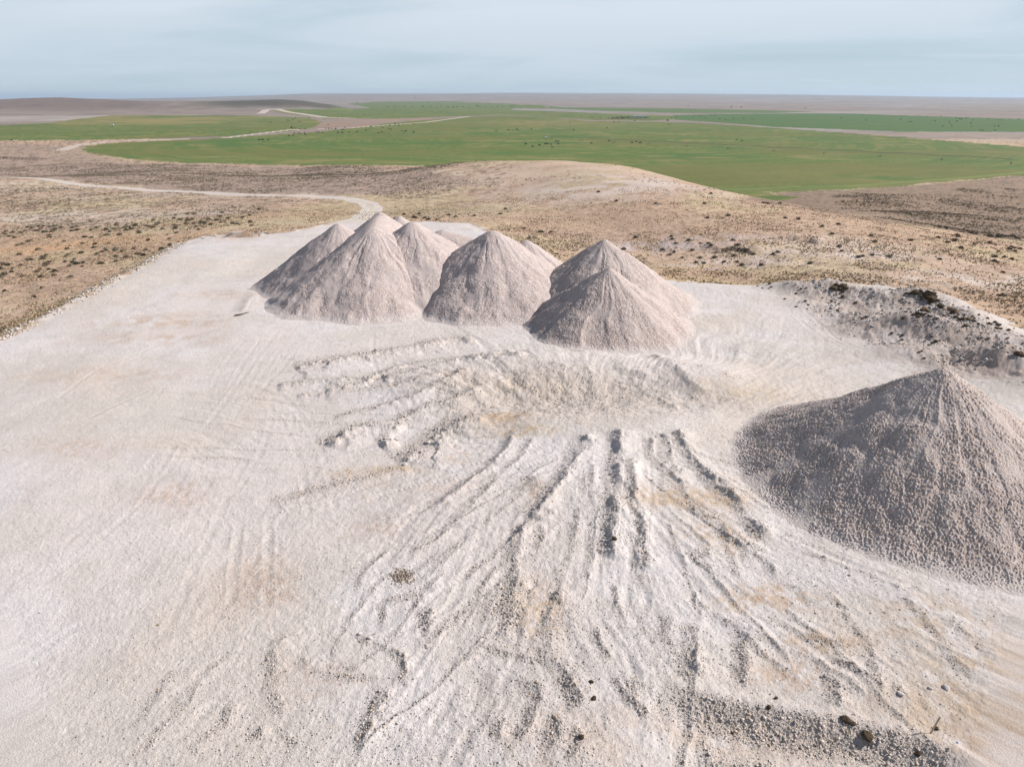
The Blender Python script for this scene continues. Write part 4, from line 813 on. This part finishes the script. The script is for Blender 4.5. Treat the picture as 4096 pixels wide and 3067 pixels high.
# dry grass tufts in the gully and near the pad
def tufts():
    n = 260000; t = rng.uniform(-.72, .72, n); r = 30 / np.tan(rng.uniform(math.atan(30 / 260), math.atan(30 / 85), n)); x = r * np.sin(t); y = r * np.cos(t); s = pad_sd(x, y)
    k = (s < -.3) & (rng.random(n) < .12 + .8 * sstep(.45, .65, fbm(x / 8, y / 8, 431, 4))); x = x[k][:42000]; y = y[k][:42000]; z = ground(x, y); m = len(x)
    h = rng.uniform(.08, .26, m); w = rng.uniform(.05, .16, m); a = rng.uniform(0, 6.28, m); P = np.stack([x, y, z], 1); dx_ = np.stack([np.cos(a) * w, np.sin(a) * w, 0 * a], 1); ux = np.stack([rng.normal(0, .08, m), rng.normal(0, .08, m), h], 1)
    V = np.stack([P - dx_, P + dx_, P + ux + dx_ * .8, P + ux * .9 - dx_ * .9], 1).reshape(-1, 3); Fc = np.arange(m * 4).reshape(-1, 4)
    c = np.array([(.38, .29, .19), (.34, .27, .18), (.34, .24, .16), (.24, .21, .13)])[rng.integers(0, 4, m)] * rng.uniform(.8, 1.2, (m, 1)); return mesh_np('dry_grass', V, Fc, M_bush, np.repeat(c, 4, 0))
tag(tufts(), 'dry tan grass tufts on the ground around the quarry', 'grass', kind='stuff')

# ------------------------------------------------------------------ small built things
def pmat(name, col, rough=.6, metal=0.0, nscale=8, namp=.15):
    m = material(name, rough=rough, base=col, nscale=nscale, namp=namp, spec=.4); m.node_tree.nodes['Principled BSDF'].inputs['Metallic'].default_value = metal; return m
M_galv = pmat('galvanised steel', (.20, .21, .22), .5, .3); M_dark = pmat('dark rubber', (.03, .03, .03), .8); M_wood = pmat('weathered wood', (.42, .32, .22), .85, 0, 20, .3); M_post = pmat('dark creosoted wood', (.07, .045, .03), .9, 0, 10, .3)
M_hide = pmat('black cow hide', (.022, .018, .016), .7, 0, 6, .3); M_white = pmat('white sheet', (.72, .76, .80), .5, 0, 3, .08); M_orange = pmat('orange plastic', (.85, .16, .04), .5); M_blue = pmat('blue plastic', (.12, .28, .5), .5); M_red = pmat('rusty red paint', (.30, .08, .05), .7)
def bmobj(name, bm, mat, parent=None, loc=None, smooth=False):
    me = bpy.data.meshes.new(name); bm.to_mesh(me); bm.free(); me.materials.append(mat)
    if smooth: me.polygons.foreach_set('use_smooth', np.ones(len(me.polygons), bool))
    o = bpy.data.objects.new(name, me); COL.objects.link(o)
    if parent is not None: o.parent = parent
    if loc is not None: o.location = loc
    return o
def empty(name, loc, rz=0):
    o = bpy.data.objects.new(name, None); COL.objects.link(o); o.location = loc; o.rotation_euler = (0, 0, rz); return o
def tube(bm, a, b, r, seg=6, r2=None):
    a = Vector(a); b = Vector(b); d = b - a; q_ = d.to_track_quat('Z', 'Y').to_matrix().to_4x4()
    bmesh.ops.create_cone(bm, cap_ends=True, segments=seg, radius1=r, radius2=r if r2 is None else r2, depth=d.length, matrix=Matrix.Translation((a + b) / 2) @ q_)
def box(bm, c, s, rz=0, bev=0):
    g = bmesh.ops.create_cube(bm, size=1, matrix=Matrix.Translation(c) @ Matrix.Rotation(rz, 4, 'Z') @ Matrix.Diagonal((*s, 1)))
    if bev: bmesh.ops.bevel(bm, geom=[e for e in bm.edges if all(v in g['verts'] for v in e.verts)], offset=bev, segments=2, affect='EDGES')
def copy_tree(o, parent=None):
    c = o.copy(); COL.objects.link(c)
    if parent is not None: c.parent = parent
    for ch in list(o.children): copy_tree(ch, c)
    return c

# wooden survey stake
p = hit([(3721, 2935)])[0]; z0 = float(ground(p[0], p[1])[0]); bm = bmesh.new()
L_ = 1.15; box(bm, (0, 0, L_ / 2 - .1), (.075, .05, L_ + .1)); 
for v in bm.verts:
    if v.co.z > L_ * .5: v.co.x *= .9
bm.verts.ensure_lookup_table()
st_ = bmobj('survey_stake', bm, M_wood, None, (p[0], p[1], z0)); st_.rotation_euler = (-.05, .30, .1); tag(st_, 'thin wooden survey stake leaning right at the lower right of the quarry floor', 'stake')
# orange marker
p = hit([(3362, 1239)])[0]; z0 = float(ground(p[0], p[1])[0]); mk = empty('marker_flag', (p[0], p[1], z0)); bm = bmesh.new(); tube(bm, (0, 0, -.1), (0, 0, .45), .012); bmobj('stick', bm, M_wood, mk)
bm = bmesh.new(); box(bm, (.10, 0, .33), (.24, .02, .22)); bmesh.ops.subdivide_edges(bm, edges=bm.edges[:], cuts=3)
for v in bm.verts: v.co.y += .04 * sin(v.co.x * 25)
bmobj('flag', bm, M_orange, mk); tag(mk, 'small bright orange marker flag in the hollow of the spoil bank', 'marker')
# scraps
for px, mt, s, nm, lb in [((3828, 2973), M_blue, .07, 'plastic_scrap', 'small blue scrap of plastic below the wooden stake'), ((634, 2497), pmat('tan plastic', (.35, .22, .08), .6), .10, 'leaf_scrap', 'small tan scrap alone on the smooth floor at lower left')]:
    me = rock_mesh(nm, 590, mt, 2, 1.2, .4); me.materials.clear(); me.materials.append(mt); put(nm, me, px, s, lb, 'litter', None, .0, R3)
# bundle of dark branches at the left
p = hit([(963, 1262)])[0]; z0 = float(ground(p[0], p[1])[0]); bp = empty('branch_bundle', (p[0], p[1], z0), .5)
for i, (a, b, r) in enumerate([((-1.0, -.2, .05), (1.1, .25, .3), .05), ((-.9, .1, .1), (1.3, .1, .22), .04), ((-.6, -.3, .05), (.9, -.1, .35), .045), ((-.8, .05, .2), (.3, .4, .12), .03), ((0, -.1, .1), (1.5, .45, .3), .025)]):
    bm = bmesh.new(); tube(bm, a, b, r, 6, r * .4); bmobj('branch', bm, M_post, bp)
tag(bp, 'bundle of dark dead branches on the pale floor left of the gravel piles', 'branches')

# rail fence at the left
def fence(a, b, n, label):
    f = empty('rail_fence', (*a, float(ground(*a)[0]))); a_ = np.array(a); b_ = np.array(b); ps = [a_ + (b_ - a_) * i / n for i in range(n + 1)]; zs = ground([p[0] for p in ps], [p[1] for p in ps]); o = np.array([*a, zs[0]])
    for p_, z_ in zip(ps, zs):
        bm = bmesh.new(); tube(bm, np.array([*p_, z_ - .3]) - o, np.array([*p_, z_ + 1.7]) - o, .13, 6); bmobj('post', bm, M_post, f)
    for hgt in (.7, 1.4):
        bm = bmesh.new()
        for i in range(n): tube(bm, np.array([*ps[i], zs[i] + hgt]) - o, np.array([*ps[i + 1], zs[i + 1] + hgt]) - o, .12, 5)
        bmobj('rail', bm, M_post, f)
    tag(f, label, 'fence', 'rail fences at the left edge'); return f
h1 = hit([(-60, 629), (187, 640), (-60, 635), (150, 644)]); fence(h1[0][:2], h1[1][:2], 16, 'longer dark two rail fence across the sagebrush at the left edge'); fence(h1[2][:2], h1[3][:2], 14, 'shorter dark rail fence running in front of the longer one at the left edge')
p = hit([(18, 633)])[0]; z0 = float(ground(p[0], p[1])[0]); tk = empty('stock_trough', (p[0], p[1] + .8, z0)); bm = bmesh.new(); box(bm, (0, 0, .5), (3.0, 1.0, .7), 0, .1); bmobj('tank', bm, M_red, tk); bm = bmesh.new(); box(bm, (-1.1, 0, .12), (.2, .9, .24)); box(bm, (1.1, 0, .12), (.2, .9, .24)); bmobj('skid', bm, M_post, tk); tag(tk, 'rusty red trough beside the rail fence at the left edge', 'trough')

# centre pivot irrigation
def pivot(a, b, nsp, label, tall=4.0):
    """a = centre, b = last tower"""
    a = np.array(a[:2]); b = np.array(b[:2]); d = (b - a); L = np.hypot(*d); d = d / L; nrm = np.array([-d[1], d[0]]); z0 = float(ground(*a)[0]); root = empty('irrigation_pivot', (a[0], a[1], z0)); o = np.array([a[0], a[1], z0]); sp_ = L / nsp
    g = [a + d * sp_ * i for i in range(nsp + 1)]; gz = ground([p[0] for p in g], [p[1] for p in g])
    bm = bmesh.new()
    for sx in (-1, 1):
        for sy in (-1, 1): tube(bm, (sx * 1.5, sy * 1.5, 0), (sx * .3, sy * .3, tall + .3), .09, 5)
    for k in (1.2, 2.6):
        e = 1.5 - k / tall * 1.2
        for s in (-1, 1): tube(bm, (-e, s * e, k), (e, s * e, k), .05, 4); tube(bm, (s * e, -e, k), (s * e, e, k), .05, 4)
    tube(bm, (0, 0, 0), (0, 0, tall + .6), .14, 6); bmobj('centre_tower', bm, M_galv, root)
    for i in range(1, nsp + 1):
        c = np.array([*g[i], gz[i]]) - o; tw = bmobj('tower', _tower(d, nrm, tall), M_galv, root, c)
        for s in (-1, 1):
            bm = bmesh.new(); w_ = Vector((*(nrm * 2.0 * s), .62)); n3 = Vector((*nrm, 0)); n3 = Vector((*d, 0)); tube(bm, w_ - n3 * .18, w_ + n3 * .18, .62, 12); bmobj('wheel', bm, M_dark, tw)
    for i in range(nsp):
        bm = bmesh.new(); A0 = np.array([*g[i], gz[i] + tall]) - o; B0 = np.array([*g[i + 1], gz[i + 1] + tall]) - o; m = 8; pts = [A0 + (B0 - A0) * k / m + np.array([0, 0, .9 * sin(pi * k / m)]) for k in range(m + 1)]
        low = [A0 + (B0 - A0) * k / m + np.array([0, 0, .9 * sin(pi * k / m) - 1.3 * sin(pi * k / m) ** .5]) for k in range(m + 1)]
        for k in range(m):
            tube(bm, pts[k], pts[k + 1], .15, 6); tube(bm, low[k], low[k + 1], .06, 3)
            if 0 < k: tube(bm, pts[k], low[k], .06, 3); tube(bm, pts[k], np.array(pts[k]) - (0, 0, tall * .62), .02, 3)
        bmobj('span', bm, M_galv, root)
    tag(root, label, 'irrigation pivot'); return root
def _tower(d, nrm, tall):
    bm = bmesh.new()
    for s in (-1, 1): tube(bm, (*(nrm * 2.0 * s), .6), (0, 0, tall), .075, 5); tube(bm, (*(nrm * 1.9 * s + d * .0), .7), (*(d * .9 * 0 + nrm * .3 * s), tall - .4), .04, 4)
    tube(bm, (*(nrm * -2.0), .75), (*(nrm * 2.0), .75), .08, 5); return bm
e = hit([(2207, 558), (4044, 656)]); pivot(e[0], e[1], 10, 'long centre pivot irrigation line crossing the green field at the right')
e2 = hit([(156, 512), (-420, 520)]); pivot(e2[0], e2[1], 7, 'distant irrigation line at the far left of the green field')
def small_tank(px, label, sc=1.0):
    p = hit([px])[0]; z0 = float(ground(p[0], p[1])[0]); t_ = empty('pump_trailer', (p[0], p[1], z0), .2); bm = bmesh.new(); box(bm, (0, 0, 1.5), (3.2, 1.6, 1.3), 0, .2); bmobj('tank', bm, M_white, t_)
    bm = bmesh.new(); box(bm, (0, 0, .72), (4.2, 1.3, .15)); tube(bm, (-1.6, 0, .8), (-2.9, 0, .7), .06, 5); bmobj('frame', bm, M_galv, t_)
    for s in (-1, 1): bm = bmesh.new(); tube(bm, (0, .75 * s - .1, .45), (0, .75 * s + .1, .45), .45, 12); bmobj('wheel', bm, M_dark, t_)
    t_.scale = (sc,) * 3; tag(t_, label, 'trailer')
small_tank((2184, 556), 'small white pump trailer left of the pivot centre in the near green field', 1.3); small_tank((450, 506), 'tiny white trailer in the far left green field', 1.8)

# wrapped hay stack row, dark feeder, pickup
for i, u in enumerate(np.linspace(2535, 2581, 9)):
    p = hit([(u, 470)])[0]; z0 = float(ground(p[0], p[1])[0]); s = empty('hay_stack', (p[0], p[1], z0)); bm = bmesh.new(); box(bm, (0, 0, 2.4), (4.0, 8, 4.8), 0, .5); bmobj('wrap', bm, M_white, s)
    bm = bmesh.new(); box(bm, (0, 0, 4.9), (3.2, 7, .5), 0, .2); bmobj('top_cover', bm, M_white, s); tag(s, 'pale wrapped hay stack in the whitish row behind the cattle herd', 'hay stack', 'wrapped hay stacks behind the herd')
def pickup(px, label, mat, rz):
    p = hit([px])[0]; z0 = float(ground(p[0], p[1])[0]); t_ = empty('parked_truck', (p[0], p[1], z0), rz); bm = bmesh.new(); box(bm, (0, 0, 1.0), (7.5, 2.4, .9), 0, .15); bmobj('body', bm, mat, t_); bm = bmesh.new(); box(bm, (2.0, 0, 2.0), (2.4, 2.2, 1.3), 0, .3); bmobj('cab', bm, mat, t_)
    bm = bmesh.new(); box(bm, (-1.6, 0, 2.2), (4.0, 2.3, 1.5), 0, .1); bmobj('cargo_box', bm, mat, t_)
    for sx in (-2.4, 2.4):
        for sy in (-1.1, 1.1): bm = bmesh.new(); tube(bm, (sx, sy - .15, .5), (sx, sy + .15, .5), .5, 12); bmobj('wheel', bm, M_dark, t_)
    tag(t_, label, 'truck')
M_blk = pmat('dark paint', (.03, .03, .032), .4); pickup((2671, 484), 'dark truck parked right of the cattle herd', M_blk, .1)
p = hit([(1172, 515)])[0]; z0 = float(ground(p[0], p[1])[0]); fd = empty('cattle_feeder', (p[0], p[1], z0)); bm = bmesh.new(); box(bm, (-3, 0, 2.6), (2.4, 2.4, 3.2), 0, .2); bmobj('hopper', bm, M_post, fd); bm = bmesh.new(); box(bm, (3, 0, .9), (9.5, 1.6, .9), 0, .1); bmobj('trough', bm, M_post, fd)
for sx in (-3.9, -2.1):
    for sy in (-1, 1): bm = bmesh.new(); tube(bm, (sx, sy, -.1), (sx, sy, 1.2), .1, 5); bmobj('leg', bm, M_post, fd)
tag(fd, 'dark cattle feeder on a strip of bare dirt in the left green field', 'feeder')

# ------------------------------------------------------------------ cattle
def cow_mesh(headdown):
    J = [((-1.0,0,1.15),.30),((-.35,0,1.12),.38),((.4,0,1.12),.37),((.85,0,1.2),.27),((1.15,0,1.05 if headdown else 1.42),.19),((1.45,0,.55 if headdown else 1.5),.15),((1.62,0,.22 if headdown else 1.36),.09),
         ((-1.0,.24,.75),.16),((-1.08,.25,.42),.08),((-1.0,.25,.02),.07),((-1.0,-.24,.75),.16),((-1.08,-.25,.42),.08),((-1.0,-.25,.02),.07),
         ((.72,.22,.75),.14),((.72,.23,.4),.08),((.72,.23,.02),.07),((.72,-.22,.75),.14),((.72,-.23,.4),.08),((.72,-.23,.02),.07),((-1.28,0,1.2),.05),((-1.36,0,.6),.04),
         ((1.40,.22,.62 if headdown else 1.58),.05),((1.40,-.22,.62 if headdown else 1.58),.05)]
    E = [(0,1),(1,2),(2,3),(3,4),(4,5),(5,6),(0,7),(7,8),(8,9),(0,10),(10,11),(11,12),(2,13),(13,14),(14,15),(2,16),(16,17),(17,18),(0,19),(19,20),(5,21),(5,22)]
    me = bpy.data.meshes.new('cow'); me.from_pydata([j[0] for j in J], E, []); o = bpy.data.objects.new('cow', me); COL.objects.link(o); md = o.modifiers.new('s', 'SKIN')
    for i, j in enumerate(J): me.skin_vertices[0].data[i].radius = (j[1], j[1] * (1.15 if i in (1, 2) else 1)); me.skin_vertices[0].data[i].use_root = (i == 1)
    o.modifiers.new('u', 'SUBSURF').levels = 1; dg = bpy.context.evaluated_depsgraph_get(); m2_ = bpy.data.meshes.new_from_object(o.evaluated_get(dg)); bpy.data.objects.remove(o); m2_.materials.clear(); m2_.materials.append(M_hide); m2_.name = 'cow'; return m2_
# skin data layer must exist before use
def cow_mesh_safe(hd):
    try: return cow_mesh(hd)
    except Exception as ex:
        print('skin fallback', ex); bm = bmesh.new()
        bmesh.ops.create_icosphere(bm, subdivisions=2, radius=1, matrix=Matrix.Translation((0, 0, 1.1)) @ Matrix.Diagonal((1.2, .42, .45, 1)))
        bmesh.ops.create_icosphere(bm, subdivisions=2, radius=1, matrix=Matrix.Translation((1.4, 0, .6 if hd else 1.4)) @ Matrix.Diagonal((.35, .18, .25, 1)))
        for sx in (-.9, .8):
            for sy in (-.24, .24): tube(bm, (sx, sy, 0), (sx, sy, 1.0), .08, 6)
        me = bpy.data.meshes.new('cow'); bm.to_mesh(me); bm.free(); me.materials.append(M_hide); return me
COWS = [cow_mesh_safe(True), cow_mesh_safe(False)]
cows = []
def cw(lst, x0, y0, k, g):
    for a, b in lst: cows.append((x0 + a * k, y0 + b * k, g))
cw([(1710,240),(1815,228),(1828,230),(1850,222),(1868,215),(1888,235),(1902,235)],0,340,.6329,'grazing in the upper left green field left of the bare dirt patch')
cw([(1895,283),(1928,280),(2060,280),(2078,278),(2095,281),(2120,281),(2180,272),(2170,285),(2137,307),(2165,305),(2003,302),(2018,304),(2040,305),(1860,308),(1887,308),(1900,312),(1925,307),(1930,318),(1827,326),(1853,324)],0,340,.6329,'in the herd below the dark feeder')
cw([(1637,352),(1657,350),(1664,352),(1696,351)],0,340,.6329,'in the group of four at the left of the near green field')
cw([(75,353)],0,340,.6329,'alone at the edge of the sagebrush at far left')
cw([(2050,225),(1950,210),(2075,254)],0,340,.6329,'on the bare dirt between the green fields')
cw([(83,306),(108,304),(153,302),(204,302),(258,291),(290,268),(338,309),(361,302),(365,273),(404,283),(418,286),(407,262),(444,248),(443,258),(466,260),(487,293),(506,298),(513,295),(561,301),(565,253),(25,280),(67,280),(112,285)],1300,340,.6329,'in the loose herd left of centre on the near green field')
cw([(1082,295),(1157,288),(1168,290),(1184,291),(1209,284),(1219,288),(1305,282)],1300,340,.6329,'in the small group near the middle of the green field')
cw([(1268,379),(1312,393),(1355,386),(1394,378),(1407,377),(1427,382),(1437,400),(1459,363),(1475,362),(1474,378)],1300,340,.6329,'in the group just below the pivot centre')
cw([(1683,373),(1795,359),(1968,365),(1993,371),(1940,371)],1300,340,.6329,'standing along the irrigation line')
cw([(1570,288),(1547,241),(1782,276),(2173,253),(1826,236),(1857,237),(1957,230)],1300,340,.6329,'scattered below the hay stacks')
cw([(1612,192),(1620,203),(1640,180),(1655,182),(1675,205),(1690,207),(1702,180),(1716,182),(1740,210),(1550,183),(1377,177),(1390,176)],1300,340,.6329,'left of the big herd at the hay stacks')
cw([(760,175),(780,178),(800,178),(590,175),(610,176),(250,192),(440,165),(400,157),(190,157),(120,152),(675,175),(700,177),(730,176),(290,162),(305,162)],1300,340,.6329,'in the distant green field beyond the bare dirt')
cw([(511,330),(543,336)],2600,340,.6763,'in the pair right of centre behind the irrigation line')
cw([(155,193),(252,195),(321,196),(411,202),(495,202),(554,202),(604,205),(447,211),(128,196),(230,183),(262,184),(290,185),(303,185),(360,184),(383,184)],2600,340,.6763,'right of the hay stacks on the far green field')
cw([(1190,182),(1255,180),(1490,184),(1510,184),(1585,183),(1640,190),(1665,213),(1685,215),(1720,187),(1810,200),(1830,205),(1870,200),(1910,212),(1770,218),(1775,230),(1530,222),(1545,221),(1900,249),(1730,249),(1785,249),(1898,230),(2038,247),(2060,247),(2040,272),(1955,271),(2125,205),(2060,210),(2080,212),(2000,205),(1480,207),(1600,186),(1815,218),(1835,202),(1845,205),(1278,212),(1130,200),(1970,272),(2180,204)],2600,340,.6763,'spread over the dark green field at upper right')
rc_ = random.Random(4)
for i in range(75):
    a = rc_.gauss(740, 280) if i % 2 else rc_.uniform(540, 1200); a = min(max(a, 210), 1370); b = 268 - 22 * math.exp(-((a - 850) / 350) ** 2) + rc_.uniform(-4, 7) + (18 if i % 5 == 0 else 0); cows.append((2350 + a * .2034, 420 + b * .2034, 'packed in the big herd in front of the hay stacks'))
cw_ = hit([(a, b) for a, b, g in cows])
gzc = ground(cw_[:, 0], cw_[:, 1])
for (u, v, g), p, z_ in zip(cows, cw_, gzc):
    if p[1] > 6000: continue
    o = bpy.data.objects.new('cow', COWS[rc_.randrange(2)]); COL.objects.link(o); o.location = (p[0], p[1], z_); s = rc_.uniform(1.0, 1.25) * (1.35 if p[1] > 1500 else 1.15); o.scale = (s, s, s); o.rotation_euler = (0, 0, rc_.choice([0, pi]) + rc_.gauss(0, .5)); tag(o, 'black cow ' + g, 'cow', 'black cows ' + g)

# distant trees and bushes on the far plain
def tree_proto():
    V, Fc, sh = bush_geo(901, 150, 1.0, .8); V[:, 2] += .25; t_ = empty('tree', (0, 0, 0)); mesh_np('crown', V * 6, Fc, M_bush, np.array((.05, .065, .03)) * sh[:, None], t_); bm = bmesh.new(); tube(bm, (0, 0, -.2), (0, 0, 3.2), .3, 6, .15); bmobj('trunk', bm, M_post, t_); return t_
tp = tree_proto(); tree_px = [(1300 + a * .497, 360 + b * .497) for a, b in [(505,138),(640,138),(700,140),(790,140),(850,142),(935,136),(990,141),(1030,143),(1110,141),(1160,137),(1225,135),(1240,137),(1290,139),(1340,142),(1390,139),(1430,140),(1500,138),(1570,142),(260,106),(725,68),(560,140),(900,146),(1060,140)]] + [(3700/4096*0+2752, 426),(2925,431),(2965,432),(3220,436)]
tw_ = hit(tree_px)
for i, p in enumerate(tw_):
    t_ = tp if i == 0 else copy_tree(tp); t_.location = (p[0], p[1], float(hb(np.array([p[0]]), np.array([p[1]]))[0])); s = rc_.uniform(.7, 1.3) * min(p[1] / 4500, 1.8); t_.scale = (s * 1.5, s, s); tag(t_, 'tiny dark tree in the far row below the horizon' if i < 23 else 'tiny dark tree on the distant pale plain at upper right', 'tree', 'distant trees')

# ------------------------------------------------------------------ haze
bm = bmesh.new(); box(bm, (0, 0, 0), (1, 1, 1)); zb, zt = float(Z.min()) - 1.5, float(max(Z.max(), 40)) + 3
print('haze', zb, zt)
hz = bpy.data.meshes.new('haze'); bm.to_mesh(hz); bm.free(); hm = bpy.data.materials.new('haze air'); hm.use_nodes = True; t = hm.node_tree; t.nodes.clear(); o1 = t.nodes.new('ShaderNodeOutputMaterial'); pv = t.nodes.new('ShaderNodeVolumePrincipled')
pv.inputs['Color'].default_value = (.66, .80, 1.0, 1); pv.inputs['Density'].default_value = 3.2e-5; pv.inputs['Anisotropy'].default_value = .2; t.links.new(pv.outputs[0], o1.inputs['Volume']); hz.materials.append(hm)
ho = bpy.data.objects.new('haze', hz); COL.objects.link(ho); ho.location = (0, 0, (zb + zt) / 2); ho.scale = (90000, 90000, zt - zb); tag(ho, 'thin pale haze fading the far plain', 'haze', kind='stuff')
